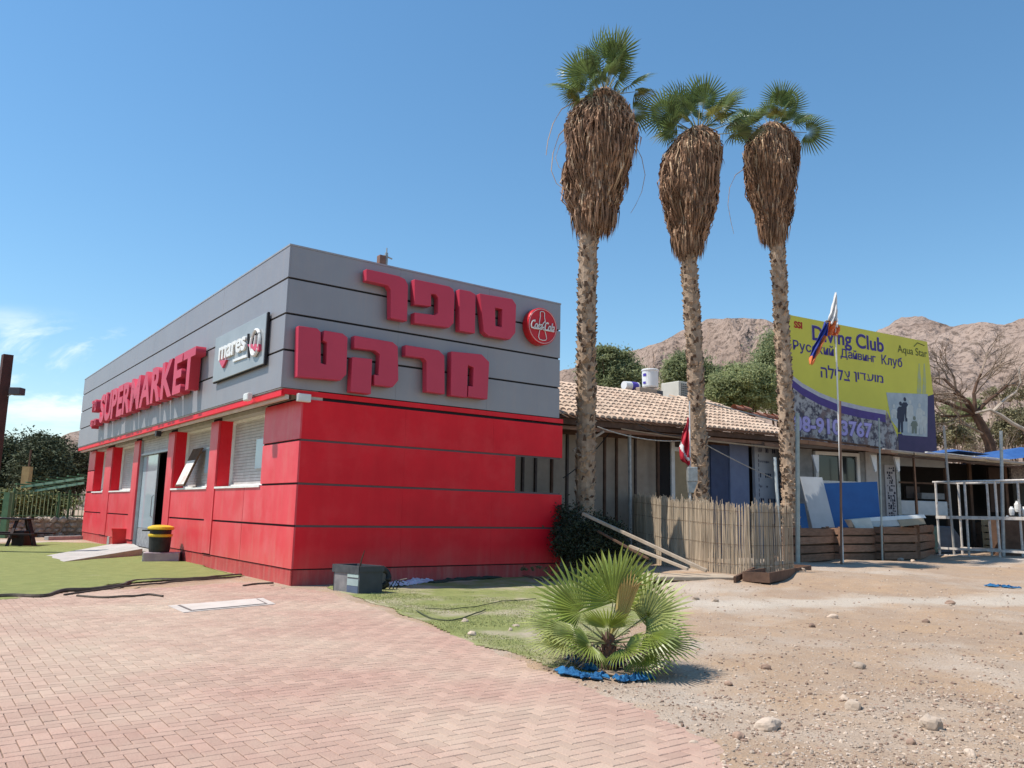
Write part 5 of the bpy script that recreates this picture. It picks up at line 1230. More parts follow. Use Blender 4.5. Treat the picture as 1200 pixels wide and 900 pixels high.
pole(986, 661, 984.5, 470, .035, mat('rusty_brown_pole', (.22, .13, .09), rough=.9), 'short brown wooden post tied to the white flag pole', Y_=22.6)
fp, p0, p1 = pole(988, 660, 978, 347, .024, white, 'thin white flag pole rising before the billboard', 'flag_pole')
# furled tricolour: gathered cloth hanging from the pole top
def cloth(pix, wpx, Y_, mts, nm, label, seed, bands):
    c0 = onY(*pix[0], Y_); k = Y_/FPX; b = MB(); n_ = 40; q_ = 14; vs = []; rs = random.Random(seed)
    P_ = [onY(x, y, Y_)-c0 for x, y in pix]
    for i in range(n_+1):
        f = i/n_*(len(P_)-1); j = min(int(f), len(P_)-2); p = P_[j].lerp(P_[j+1], f-j); w = interp(i/n_, wpx)*k
        d = (P_[j+1]-P_[j]).normalized(); s_ = V3((d.z, 0, -d.x)); s_ = -s_ if s_.x < 0 else s_
        for q in range(q_+1):
            u = q/q_-.5; vs.append(p+s_*(u*w)+V3((0, .10*sin(u*13+i*.12+seed)*min(1, w*3)+.05*noise.noise(V3((u*5, i*.15, seed))), .02*sin(u*9+i*.5))))
    b.v = [tuple(v) for v in vs]
    for i in range(n_):
        for q in range(q_):
            b.f.append((i*(q_+1)+q, i*(q_+1)+q+1, (i+1)*(q_+1)+q+1, (i+1)*(q_+1)+q)); b.r.append(0); b.mi.append(bands(i/n_, q/q_))
    o = b.build(nm, mts, loc=c0, smooth=True); o.modifiers.new('t', 'SOLIDIFY').thickness = .008; tag(o, label, 'flag'); return o
fw = mat('flag_white', (.78, .77, .76), rough=.7); fb = mat('flag_blue', (.03, .05, .30), rough=.7); fo = mat('flag_orange_red', (.68, .13, .045), (.75, .22, .07), 3, rough=.7); fr_ = mat('flag_red', (.55, .03, .05), (.45, .02, .04), 2, rough=.7)
Yf = p0.y-.05
o = cloth([(979, 343), (979, 355), (977, 368), (975, 378), (973, 384)], [(0, 1), (.25, 6), (.6, 11), (1, 17)], Yf, [fw], 'flag', 'white upper folds of the wind-wrapped tricolour flag', 1, lambda f, u: 0)
bpy.data.objects.remove(o)
fl = thing('flag', 'wind-wrapped white, blue and orange-red flag on the thin white pole', 'flag', onY(979, 343, Yf))
def sub(o, nm):
    o.parent = fl; o.location = o.location-fl.location
    for k_ in ('label', 'category'):
        if k_ in o: del o[k_]
    o.name = nm
sub(cloth([(979.5, 343), (979, 356), (977, 368), (974.5, 377), (973, 381)], [(0, 1), (.25, 6), (.6, 10), (1, 17)], Yf, [fw], 'cloth', 'x', 1, lambda f, u: 0), 'white_cloth')
sub(cloth([(976.5, 377), (976, 384), (975.5, 393)], [(0, 12), (.6, 15), (1, 13)], Yf+.02, [fo], 'cloth', 'x', 2, lambda f, u: 0), 'orange_cloth')
sub(cloth([(969, 379), (965, 391), (959, 403), (954, 415), (950, 427)], [(0, 6), (.3, 9), (.7, 9), (.9, 7), (1, 3)], Yf-.06, [fb, fo], 'cloth', 'x', 3, lambda f, u: 1 if (f > .82 or (u > .66 and f > .25)) else 0), 'blue_cloth')
f2, a0_, a1_ = pole(809, 578, 808, 470, .02, white, 'thin white pole carrying the red flag before the middle palm', 'flag_pole', Y_=21.2)
o = cloth([(807, 490), (805, 505), (803.5, 520), (803, 535), (808, 545)], [(0, 2), (.3, 9), (.6, 13), (.85, 10), (1, 3)], 21.15, [fr_, fw], 'flag', 'drooping red flag with a pale diagonal stripe beside the middle palm', 5, lambda f, u: 1 if (u > .78 and f < .7) or abs(u-.1-(f-.55)*2.0) < .13 else 0)
t = thing('pole_bracket', 'grey metal bucket-shaped fitting below the red flag', 'bracket', onY(811, 560, 21.15)); b = MB(); b.box(-.13, .13, -.1, .1, -.1, .28); b.build('box', galv, t, bevel=.02); b = MB(); b.prism([(-.13, -.101), (.13, -.101), (.02, -.38), (-.10, -.38)], -.08, .08); b.build('funnel', galv, t)

# ================================================================== PLANTERS, RACK, TROUGH
def planter(p_l, p_r, hpx, nsl, mt, label, seed, dep=.5):
    a = G(*p_l); c = G(*p_r); d = (c-a); L_ = V3((d.x, d.y, 0)).length; h = onY(p_l[0], hpx[0], a.y).z-a.z; h2 = onY(p_r[0], hpx[1], c.y).z-c.z; h = (h+h2)/2
    z0 = min(a.z, c.z, hgt(a.x, a.y), hgt(c.x, c.y)); t = thing('slatted_planter', label, 'planter box', (a.x, a.y, z0), atan2(d.y, d.x), 'slatted wooden planter boxes'); rs = random.Random(seed)
    sh = h/nsl
    for sd_ in (0, dep):
        for i in range(nsl):
            q = MB(); M = Matrix.Translation((0, sd_, sh*(i+.5))) @ Matrix.Rotation(rs.uniform(-.012, .012), 4, 'Y'); q.box(.02+rs.uniform(-.01, .02), L_-.02+rs.uniform(-.03, .02), -.015, .015, -sh*.40, sh*.40, M=M, r=rs.uniform(.02, 1)); q.build('slat', mt, t)
    for x in (.04, L_-.04):
        for sd_ in (.055, dep-.055): q = MB(); q.box(x-.04, x+.04, sd_-.035, sd_+.035, 0, h+.01, r=.3); q.build('post', mt, t)
        for i in range(nsl): q = MB(); q.box(x-.012, x+.012, .095, dep-.095, sh*(i+.12), sh*(i+.88), r=rs.uniform(.02, 1)); q.build('end_slat', mt, t)
    q = MB(); q.box(.08, L_-.08, .10, dep-.10, 0, h*.8); q.build('soil', mat('dark_soil', (.10, .07, .05), rough=1, bump=.6, bscale=20), t)
    return t
planter((938, 660), (984, 657), (618, 619), 4, wood, 'slatted brown planter box next to the grey-green pole', 1)
planter((987, 658), (1032, 656), (619, 617), 4, wood, 'slatted brown planter box between the white flag pole and the thin grey pole', 2)
planter((1036, 657), (1076, 655), (617, 615), 4, wood, 'slatted brown planter box with the white stones at its foot', 3)
planter((1079, 655), (1096, 649), (615, 612), 4, wood, 'short slatted brown planter box partly behind the grey folded sheet', 4, .3)
planter((1152, 646), (1171, 647), (608, 608), 5, mat('yellow_slat', (.52, .41, .25), (.42, .32, .19), 4, rnd=.12), 'yellowish new slatted box behind the white pipe rack', 5, .3)
planter((1177, 647), (1222, 645), (611, 610), 5, wood, 'reddish slatted box right of the yellowish one behind the rack', 6, .4)
planter((1122, 640), (1150, 641), (612, 611), 4, wood_dk, 'dark slatted box in shade behind the pipe rack', 7, .3)
pw = mat('white_pipe', (.66, .62, .57), (.46, .40, .35), 8, rough=.6, c3=(.30, .20, .14), s3=5, l3=.62, h3=.7)
rk = G(1100, 651); rkr = G(1206, 655); d = rkr-rk; ra = atan2(d.y, d.x)-.04
t = thing('pipe_rack', 'white rusting two-tier pipe rack at the right edge of the lot', 'rack', (rk.x, rk.y, rk.z), ra)
Rf = Frame((rk.x, rk.y), (cos(ra), sin(ra)))
rx = [Rf.R(x, 610)[0] for x in (1099, 1133, 1169, 1212)]; zt_ = Rf.R(1099, 565)[1]-rk.z; zm_ = Rf.R(1099, 606)[1]-rk.z; zl_ = Rf.R(1099, 642)[1]-rk.z
dp_ = 1.25
for x in rx:
    for y in (0, dp_): q = MB(); q.tube([(x, y, -.15), (x+R(-.01, .01), y, zt_)], .038, 7); q.build('leg', pw, t)
for y in (0, dp_):
    q = MB(); q.tube([(rx[0]-.1, y, zt_), (rx[-1]+1, y, zt_)], .036, 7); q.build('top_rail', pw, t)
    q = MB(); q.bar((rx[0]-.02, y-.045, zm_), (rx[-1]+1, y-.045, zm_), .05, .10); q.build('middle_rail', pw, t)
    q = MB(); q.bar((rx[0]-.02, y-.045, zl_), (rx[-1]+1, y-.045, zl_-.0), .05, .07); q.build('bottom_rail', pw, t)
for x in (rx[0]-.1, rx[-1]+.9):
    q = MB(); q.tube([(x+.02, -.0, zt_+.005), (x+.02, dp_, zt_+.005)], .03, 7); q.build('cross_rail', pw, t)
q = MB(); q.tube([(rx[0]-.05, -.05, .02), (rx[-1]+1.2, -.35, .03)], .035, 6); q.build('loose_pipe', pw, t)
sp = G(1092, 650); b = MB(); vs = [];
t = thing('folded_sheet', 'grey green folded tarpaulin sheet standing behind the rack', 'tarpaulin', (sp.x, sp.y+.6, sp.z))
q4 = [(1089, 622), (1098, 616), (1117, 617), (1126, 630), (1127, 648), (1098, 648)]; P_ = [onY(x, y, sp.y+.6) for x, y in q4]
b.prism([(p.x-sp.x, p.z-sp.z) for p in P_], 0, .35); b.build('sheet', mat('slate_sheet', (.12, .14, .17), (.09, .10, .12), 3, rough=.6, bump=.4), t, bevel=.04)
b = MB(); q5 = [(1088, 622), (1098, 616), (1100, 646), (1097, 648)]; P_ = [onY(x, y, sp.y+.55) for x, y in q5]; b.prism([(p.x-sp.x, p.z-sp.z) for p in P_], -.05, -.01); b.build('flap', mat('green_sheet', (.18, .26, .20), (.14, .2, .16), 4), t)
p = G(1196, 650); b = MB(); rock(b, V3((0, 0, 0)), .40, 77, True, 1.0); o = b.build('boulder', mat('ochre_boulder', (.46, .35, .22), (.36, .27, .17), 3, rough=.95, bump=.5, bscale=10), loc=(p.x+.2, p.y+.6, p.z+.33)); tag(o, 'round ochre boulder behind the rack at the right frame edge', 'boulder')
for i, (px, py, s_) in enumerate(((1186, 592, .13), (1193, 588, .16), (1201, 593, .14), (1181, 600, .10))):
    p = onY(px, py+12, 27.5); b = MB(); b.lathe([(s_*.5, 0), (s_*.62, .1), (s_*.62, s_*1.6), (s_*.35, s_*2.0), (s_*.3, s_*2.3)], 12); o = b.build('jug', white if i != 3 else mat('grey_jug', (.5, .5, .5)), loc=p); tag(o, ('large white jug on the ledge at the right frame edge', 'white canister, tallest of the jugs at the right frame edge', 'white jug nearest the right frame edge', 'small grey jug left of the white jugs')[i], 'jug', 'jugs on the rack ledge')
p = onY(1190, 607, 27.5); b = MB(); b.box(-.7, 1.2, -.3, .3, -1.3, -.05); o = b.build('ledge', wood_dk, loc=p, bevel=.01); tag(o, 'dark wooden ledge carrying the white jugs', 'ledge')
# trough
a = G(902, 684); c = G(951, 668); d = c-a; L_ = d.length; t = thing('wooden_trough', 'long dark open wooden trough lying on the dirt by the reed fence', 'trough', (a.x, a.y, rise(a.x, a.y)+.01), atan2(d.y, d.x)); w = .55; h = .20
for nm, bx in (('side_board', (0, L_, 0, .03, 0, h)), ('side_board', (0, L_, w-.03, w, 0, h)), ('end_board', (0, .03, .031, w-.031, 0, h)), ('end_board', (L_-.03, L_, .031, w-.031, 0, h)), ('floor_board', (.031, L_-.031, .031, w-.031, .0, .02))):
    q = MB(); q.box(*bx, r=R(.1, .9)); q.build(nm, mat('trough_wood', (.18, .105, .07), (.12, .07, .05), 4, rough=.9, bump=.5, bscale=12, rnd=.2), t)
q = MB(); q.bar((-.35, w+.05, .04), (L_+.3, w+.35, .30), .05, .12); o = q.build('plank', wood_dk, loc=(a.x, a.y, rise(a.x, a.y)+.02), rot=atan2(d.y, d.x)); tag(o, 'dark plank lying along the back of the wooden trough', 'plank')
# fallen timbers by the shrub
def timber(a, c, w, h, label, mt, lift=(0, 0)):
    a = G(*a)+V3((0, 0, lift[0])); c = G(*c)+V3((0, 0, lift[1])); b = MB(); b.bar((0, 0, 0), c-a, w, h); o = b.build('timber', mt, loc=a, bevel=.006); tag(o, label, 'timber', 'fallen timbers'); return o
pt_ = mat('pale_timber', (.45, .37, .29), (.35, .28, .21), 4, rough=.9, bump=.3, bscale=15)
def timber2(a, Ya, c, Yc, w, h, label, mt):
    a = onY(*a, Ya); c = onY(*c, Yc); b = MB(); b.bar((0, 0, 0), c-a, w, h); o = b.build('timber', mt, loc=a, bevel=.006); tag(o, label, 'timber', 'fallen timbers')
timber2((683, 602), 19.5, (828, 669), 17.6, .08, .07, 'longest pale timber sloping down from the shrub to the reed fence', pt_)
timber2((738, 640), 18.4, (806, 667), 17.3, .07, .06, 'shorter pale timber below the longest one in front of the shrub', pt_)
timber2((700, 622), 19.0, (760, 655), 18.0, .05, .05, 'thin dark lath under the two pale timbers', wood_dk)
a = G(818, 680); b = MB(); b.box(-.95, .95, -.45, .50, 0, .09); o = b.build('stone_slab', mat('warm_concrete', (.44, .36, .27), (.35, .28, .21), 4, rough=.95, bump=.4, bscale=20), loc=(a.x-.15, a.y+.2, rise(a.x, a.y)), bevel=.02, rot=.1); tag(o, 'pale concrete slab between the timbers and the young palm', 'slab')
# ================================================================== FOLIAGE
def crown(b, cen, rad3, ncl, per, leaf, seed, cl=.28, squash=1.0):
    rs = random.Random(seed); cen = V3(cen)
    for i in range(ncl):
        th = rs.uniform(0, 2*pi); u = rs.uniform(-1, 1); q = sqrt(1-u*u); rr = rs.uniform(.35, 1)**.5*(1+.25*noise.noise(V3((cos(th)*q*1.5, sin(th)*q*1.5, u*1.5+seed))))
        c = cen+V3((cos(th)*q*rad3[0]*rr, sin(th)*q*rad3[1]*rr, u*rad3[2]*rr)); s_ = cl*rad3[2]*rs.uniform(.6, 1.3); tone = rs.uniform(.05, .95)
        for k in range(per):
            p = c+V3((rs.gauss(0, s_*.6), rs.gauss(0, s_*.6), rs.gauss(0, s_*.42)))
            a = V3((rs.gauss(0, 1), rs.gauss(0, 1), rs.gauss(0, .7))).normalized(); d = a.cross(V3((rs.gauss(0, 1), rs.gauss(0, 1), rs.gauss(0, 1)))).normalized(); l_ = leaf*rs.uniform(.6, 1.3)
            b.add([p-a*l_, p+d*l_*.42, p+a*l_, p-d*l_*.42], [(0, 1, 2, 3)], clamp(tone+rs.uniform(-.15, .15), .01, .99))
def limbs(b, base, cen, rad3, n, r0, seed):
    rs = random.Random(seed); base = V3(base); fork = base.lerp(V3(cen), .35)
    b.tube([base, base.lerp(fork, .5)+V3((rs.uniform(-.1, .1), 0, 0)), fork], [r0, r0*.8, r0*.7], 8)
    for i in range(n):
        a = 2*pi*i/n+rs.uniform(-.4, .4); e = V3(cen)+V3((cos(a)*rad3[0]*.75, sin(a)*rad3[1]*.75, rad3[2]*rs.uniform(-.2, .7))); m_ = fork.lerp(e, .5)+V3((0, 0, .12*rad3[2]))
        b.tube([fork, m_, e], [r0*.5, r0*.3, r0*.1], 5)
def tree(cpx, cpy, Y_, wpx, hpx, leafmat, label, seed, ncl=90, per=60, leaf=.16, dep=1.0, lobes=None, name='bushy_tree', group='bushy trees behind the tiled house', cat='tree'):
    k = Y_/FPX; c = onY(cpx, cpy, Y_); base = V3((c.x, c.y, rise(c.x, c.y))); t = thing(name, label, cat, base, 0, group)
    r3 = (wpx*k/2, wpx*k/2*dep, hpx*k/2); b = MB(); limbs(b, (0, 0, -.1), c-base, r3, 7, .05*r3[0]+.06, seed); b.build('trunk', wood_dk, t)
    b = MB(); ls = lobes or [(0, 0, 1)]
    for (dx, dy, s_) in ls: crown(b, c-base+V3((dx*k, R(-.3, .3)*r3[0], -dy*k)), (r3[0]*s_, r3[1]*s_, r3[2]*s_), int(ncl*s_**1.5), per, leaf, seed+int(dx)+7)
    b.build('crown', leafmat, t, kind='stuff'); return t
olive = mat('acacia_foliage', (0.30, 0.33, 0.17), (0.21, 0.24, 0.12), .8, rough=.7, rnd=.35, leafy=.45)
olive2 = mat('acacia_foliage_light', (0.35, 0.38, 0.19), (0.27, 0.30, 0.145), .8, rough=.7, rnd=.32, leafy=.45)
darkg = mat('dark_tree_foliage', (0.085, 0.100, 0.052), (0.058, 0.070, 0.038), .8, rough=.8, rnd=.4)
scrub = mat('dry_scrub_foliage', (0.21, 0.185, 0.105), (0.15, 0.14, 0.075), 1, rough=.9, rnd=.4)
tree(716, 436, 46, 66, 66, olive, 'bushy green tree between the red wall and the white buckets', 31, 190, 110, .095, lobes=[(0, 6, 1), (-8, -14, .5), (22, 10, .6)])
tree(806, 440, 50, 56, 62, olive, 'bushy green tree directly behind the middle palm', 32, 160, 110, .10, lobes=[(0, 6, 1), (-6, -6, .7), (24, 4, .6)])
tree(868, 452, 45, 74, 56, olive2, 'widest pale green tree between the middle and right palms', 33, 210, 110, .095, lobes=[(0, 4, 1), (-22, 8, .6), (20, -8, .65)])
tree(912, 428, 48, 50, 88, olive, 'tallest olive tree beside the left edge of the billboard', 34, 210, 110, .095, lobes=[(4, 6, 1), (-6, 16, .8), (10, -14, .6)])
for i, (px, py, Y_, w, h, lab) in enumerate(((1110, 505, 52, 60, 40, 'dry grey-green scrub bush right of the billboard'), (1150, 512, 60, 60, 34, 'dry scrub bush behind the bare tree trunk'), (1195, 500, 55, 60, 44, 'dry scrub bush behind the right frame edge'), (1128, 480, 70, 46, 26, 'distant olive bush on the slope above the billboard'), (1180, 462, 85, 60, 20, 'far yellowish bush on the slope at the right'))):
    tree(px, py, Y_, w, h, scrub if i not in (3,) else olive2, lab, 50+i, 90, 60, .11, name='scrub_bush', group='dry scrub on the slope', cat='bush')
# dark trees on the far left
tree(30, 550, 62, 84, 88, darkg, 'dark tree behind the fence, largest left of the shop', 41, 230, 110, .12, lobes=[(0, 6, 1), (22, -18, .55), (-30, 0, .8), (30, 14, .6)], group='dark trees beyond the green fence', name='broad_tree')
tree(52, 556, 55, 50, 80, darkg, 'dark feathery tree just left of the pale timber post', 42, 230, 110, .12, lobes=[(0, 4, 1), (6, -16, .5)], group='dark trees beyond the green fence', name='broad_tree')
tree(92, 550, 58, 40, 56, mat('brown_green_foliage', (.115, .105, .055), (.075, .075, .04), 1, rough=.85, rnd=.4), 'small brownish tree against the hill beside the shop end', 43, 120, 90, .10, group='dark trees beyond the green fence', name='broad_tree')
tree(-30, 560, 60, 80, 70, darkg, 'dark tree cut by the left frame edge', 44, 150, 90, .13, group='dark trees beyond the green fence', name='broad_tree')
# shrub at the red wall's end, in shade
def shrub(px, py, Y_, w, h, mt, label, seed, n1=60, per=55, leaf=.05, name='shrub'):
    k = Y_/FPX; c = onY(px, py, Y_); base = V3((c.x, c.y, rise(c.x, c.y))); t = thing(name, label, 'bush', base); b = MB()
    crown(b, c-base, (w*k/2, w*k/2*.6, h*k/2), n1, per, leaf, seed, .35); b.build('foliage', mt, t, kind='stuff')
    b = MB(); rs = random.Random(seed)
    for i in range(9): a = rs.uniform(0, 6.28); b.tube([(0, 0, -.05), (cos(a)*w*k*.15, sin(a)*w*k*.1, h*k*.4), (cos(a)*w*k*.4, sin(a)*w*k*.25, h*k*rs.uniform(.5, .9))], [.02, .014, .006], 4)
    b.build('stem', wood_dk, t); return t
shg = mat('dark_shrub_leaf', (0.040, 0.052, 0.028), (0.028, 0.034, 0.02), 2, rough=.8, rnd=.45)
shrub(694, 634, 19.6, 80, 58, shg, 'dark tangled shrub round the foot of the tallest palm', 61, 150, 60, .045)
shrub(664, 622, 20.0, 30, 60, shg, 'narrow dark shrub against the right end of the red wall', 62, 50, 60, .04)
shrub(742, 655, 18.6, 34, 20, shg, 'low dark undergrowth under the fallen timbers', 63, 30, 40, .04)
shrub(640, 668, 18.3, 70, 8, mat('dry_weed', (.15, .14, .07), (.10, .09, .05), 3, rnd=.4), 'thin dry weeds at the foot of the red wall', 64, 22, 24, .03, name='weed_patch')
# tufts by the right planter: spiky plant
yp_ = G(960, 650); c = onY(962, 606, yp_.y+1.0); t = thing('spiky_plant', 'spiky green plant behind the first slatted planter', 'plant', (c.x, c.y, 0)); b = MB(); rs = random.Random(5)
for i in range(130):
    a = rs.uniform(0, 2*pi); el = rs.uniform(.15, 1.4); l_ = rs.uniform(.35, .75); d = V3((cos(a)*cos(el), sin(a)*cos(el)*.6, sin(el))); s_ = V3((-sin(a), cos(a), 0))*.018; o_ = V3((rs.uniform(-.5, .35), rs.uniform(-.1, .1), c.z-.45))
    p0, p1, p2 = o_, o_+d*l_*.6+V3((0, 0, .03)), o_+d*l_+V3((0, 0, -.12*cos(el)))
    b.add([p0-s_, p0+s_, p1+s_*.8, p1-s_*.8, p2], [(0, 1, 2, 3), (3, 2, 4)], rs.uniform(.02, 1))
b.build('blade', mat('spiky_leaf', (.17, .21, .11), (.12, .16, .08), 2, rough=.6, rnd=.35), t, kind='stuff'); b = MB(); b.tube([(0, 0, 0), (0, 0, c.z-.35)], [.08, .05], 7); b.build('stem', wood_dk, t)

# ---- bare tree
twig = mat('bare_bark', (0.34, 0.26, 0.20), (0.20, 0.15, 0.11), 3, rough=.9, rnd=.25); twigp = mat('bleached_bark', (.50, .42, .34), (.36, .29, .23), 3, rough=.9)
tb = onY(1166, 534, 40); base = V3((tb.x, 40, rise(tb.x, 40))); t = thing('bare_tree', 'leafless spreading tree right of the billboard', 'tree', base)
rs = random.Random(17); b = MB(); tw = MB()
def grow(p, d, ln, r_, lev):
    n_ = 4 if lev < 3 else 3; pts = [p]; rr = [r_]; dd = d.copy()
    for i in range(n_):
        dd = (dd+V3((rs.gauss(0, .16), rs.gauss(0, .16), rs.gauss(0, .12)+(.04 if lev > 1 else 0)))).normalized(); pts.append(pts[-1]+dd*ln/n_); rr.append(r_*(1-.45*(i+1)/n_))
    (b if lev < 2 else tw).tube(pts, rr, 7 if lev < 2 else (4 if lev < 4 else 3), cap=lev < 2, r=rs.uniform(.02, 1))
    if lev >= 5: return
    kids = (4, 4, 5, 5, 4)[lev]
    for i in range(kids):
        f = rs.uniform(.35, 1) if i else 1.0; j = f*n_; k = min(int(j), n_-1); q = pts[k].lerp(pts[k+1], j-k)
        ax = V3((rs.gauss(0, 1), rs.gauss(0, 1), rs.gauss(0, 1))).normalized(); nd = (dd+ax*rs.uniform(.45, .95)).normalized(); nd.z = nd.z*.75; nd.z = max(nd.z, -.35)
        grow(q, nd, ln*rs.uniform(.50, .70), r_*.50*rs.uniform(.8, 1.1), lev+1)
K = 40/FPX
f0 = onY(1143, 486, 40)-base; r0_ = .30
b.tube([(0, 0, -.1), onY(1160, 520, 40)-base, onY(1151, 500, 40)-base, f0], [.30, .26, .23, .19], 9)
for d, l_, r_ in ((V3((-.9, -.1, .45)), 2.0, .11), (V3((-.45, .3, .9)), 2.3, .12), (V3((.1, -.3, 1)), 2.2, .11), (V3((.7, .2, .7)), 2.2, .11), (V3((-1, .2, .0)), 1.7, .08), (V3((-.8, -.4, .8)), 2.0, .09)):
    grow(f0, d.normalized(), l_, r_, 1)
g0 = onY(1156, 510, 40)-base; grow(g0, V3((-.9, -.2, .2)).normalized(), 1.7, .07, 2); grow(g0, V3((.8, .2, .5)).normalized(), 1.6, .07, 2)
b.build('trunk', wood_dk, t); tw.build('twig', twig, t, kind='stuff')
q = MB(); q.tube([onY(x, y, 39.4)-base for x, y in ((1143, 484), (1160, 480), (1172, 486), (1186, 496), (1200, 503), (1215, 508))], [.05, .08, .09, .10, .10, .10], 7); q.build('dead_limb', twigp, t)
q = MB(); q.tube([onY(x, y, 39.4)-base for x, y in ((1164, 482), (1178, 468), (1190, 460), (1196, 448), (1194, 432), (1200, 424), (1212, 418))], [.08, .07, .06, .05, .045, .04, .03], 6); q.build('dead_limb', twigp, t)
for i in range(7):
    o_ = onY(rs.uniform(1160, 1200), rs.uniform(455, 495), 39.6)-base; tw2 = MB(); 
p = onY(1215, 470, 43); base2 = V3((p.x, 43, rise(p.x, 43))); t = thing('bare_tree', 'second leafless tree cut by the right frame edge', 'tree', base2); b = MB(); tw = MB()
b.tube([(0, 0, 0), (0, 0, 3.0)], [.3, .2], 8)
for d in (V3((-.8, 0, .5)), V3((-.3, .3, 1)), V3((.6, .2, .8)), V3((-.9, -.2, 0.0))): grow(V3((0, 0, 3.0)), d.normalized(), 2.2, .1, 1)
b.build('trunk', wood_dk, t); tw.build('twig', twig, t, kind='stuff')
p = onY(1118, 500, 44); base2 = V3((p.x, 44, rise(p.x, 44))); t = thing('bare_tree', 'low leafless thicket tree directly beside the billboard edge', 'tree', base2); b = MB(); tw = MB()
b.tube([(0, 0, 0), (0, 0, 2.4)], [.2, .15], 8)
for d in (V3((-.8, 0, .5)), V3((-.3, .3, 1)), V3((.6, .2, .8)), V3((.8, -.2, .3))): grow(V3((0, 0, 2.4)), d.normalized(), 1.8, .08, 1)
b.build('trunk', wood_dk, t); tw.build('twig', twig, t, kind='stuff')

# ================================================================== LEFT SIDE
rust = mat('dark_rust_steel', (.085, .035, .03), (.06, .025, .022), 4, rough=.8)
p = onY(4, 655, 24.5); pp = V3((p.x, 24.5, 0)); t = thing('lamp_post', 'dark rust-coloured post with a small floodlight at the left frame edge', 'lamp post', pp)
b = MB(); a_ = onY(9, 416, 24.5)-pp; b.tube([(a_.x, 0, 0), (a_.x, 0, a_.z)], [.21, .19], 4); b.build('post', rust, t)
b = MB(); q_ = onY(17, 458, 24.4)-pp; b.box(q_.x-.12, q_.x+.22, -.2, .1, q_.z-.12, q_.z+.10); b.build('lamp_head', mat('lamp_dark', (.07, .07, .08), rough=.5), t, bevel=.02); b = MB(); b.tube([(a_.x+.05, 0, q_.z-.2), (q_.x, -.05, q_.z-.05)], .02, 5); b.build('arm', galv, t)
# picnic table
dkw = mat('dark_stained_wood', (.035, .020, .020), (.025, .015, .014), 5, rough=.7)
pc = G0(22, 640); t = thing('picnic_table', 'dark stained A-frame picnic table cut by the left frame edge', 'picnic table', pc, .10)
zt_ = onY(22, 607, pc.y).z; zs_ = onY(50, 625, pc.y).z
for i in range(5): q = MB(); q.box(-2.0, .35, -.42+i*.17, -.42+i*.17+.155, zt_-.05, zt_); q.build('table_board', dkw, t)
for y in (-.85, .70): q = MB(); q.box(-2.0, .75, y, y+.25, zs_-.05, zs_); q.build('seat', dkw, t)
for x in (.0, -1.6):
    for s_ in (-1, 1): q = MB(); q.bar((x+.04*s_, s_*.75, 0), (x+.04*s_, s_*.22, zt_-.06), .09, .06); q.build('leg', dkw, t)
    q = MB(); q.bar((x+.1, -.85, zs_-.10), (x+.1, .95, zs_-.10), .05, .10); q.build('cross_bar', dkw, t)
q = MB(); q.bar((.62, -.25, 0), (.22, .0, zt_-.06), .12, .09); q.build('strut', dkw, t); q = MB(); q.box(-.1, .3, -.35, .35, 0, .55*zt_); q.build('centre_block', dkw, t, bevel=.02)
# green fence and stone wall behind
grn = mat('green_fence_paint', (.10, .20, .10), (.07, .15, .08), 5, rough=.6); FY = 37.5
a = onY(-60, 600, FY-4); c = onY(104, 600, FY); gz0, gz1 = onY(60, 607, FY).z, onY(60, 577, FY).z
L_ = (V3((c.x, c.y, 0))-V3((a.x, a.y, 0))).length; t = thing('green_fence', 'green metal picket fence on a low stone wall left of the shop', 'fence', (a.x, a.y, 0), atan2(c.y-a.y, c.x-a.x)); b = MB()
n_ = int(L_/.16)
gm2 = mat('pale_green_picket', (.30, .36, .20), (.22, .28, .15), 3, rough=.7)
for i in range(n_):
    q = MB(); x = i*.16; q.box(x, x+.024, 0, .03, gz0, gz1+R(-.02, .05)); q.build('picket', gm2, t)
for z in (gz0+.08, gz1-.12): q = MB(); q.box(-.1, L_+.1, .031, .07, z, z+.06); q.build('rail', grn, t)
for i in range(0, n_, 14): q = MB(); q.box(i*.16+.05, i*.16+.13, .071, .15, 0, gz1+.12); q.build('post', grn, t)
hedge = MB(); crown(hedge, (L_/2, 1.0, (gz0+gz1)/2), (L_/2, .3, (gz1-gz0)*.50), 160, 50, .09, 71, .5); o = hedge.build('hedge', mat('hedge_olive', (.27, .27, .11), (.20, .21, .085), 1, rough=.85, rnd=.35), kind='stuff', loc=(a.x, a.y, 0), rot=atan2(c.y-a.y, c.x-a.x)); tag(o, 'olive hedge showing through the green picket fence', 'hedge')
st = thing('stone_wall', 'low rubble stone wall under the green fence', 'wall', (a.x, a.y, 0), atan2(c.y-a.y, c.x-a.x))
q = MB(); q.box(-.1, L_, -.1, .35, -.1, gz0-.04); q.build('core_wall', mat('wall_mortar', (.40, .34, .27), (.3, .25, .2), 4, rough=1), st)
stm = mat('rubble_stone', (.46, .39, .31), (.34, .28, .22), 4, rough=.95, bump=.5, bscale=10, rnd=.25); rs = random.Random(8); cnt = 0
rockmes = []
for i in range(6): b = MB(); rock(b, V3((0, 0, 0)), .20, i*5.1, False, .8); rockmes.append(b.mesh('stone', stm))
z = .06
while z < gz0-.02:
    x = rs.uniform(0, .2)
    while x < L_:
        if cnt < 290: o = inst(rockmes[rs.randrange(6)], 'stone', st, Matrix.Translation((x, -.1, z+rs.uniform(-.02, .02))) @ Matrix.Rotation(rs.uniform(0, 6), 4, 'Z') @ Matrix.Scale(rs.uniform(.75, 1.05), 4)); cnt += 1
        x += rs.uniform(.28, .42)
    z += .23
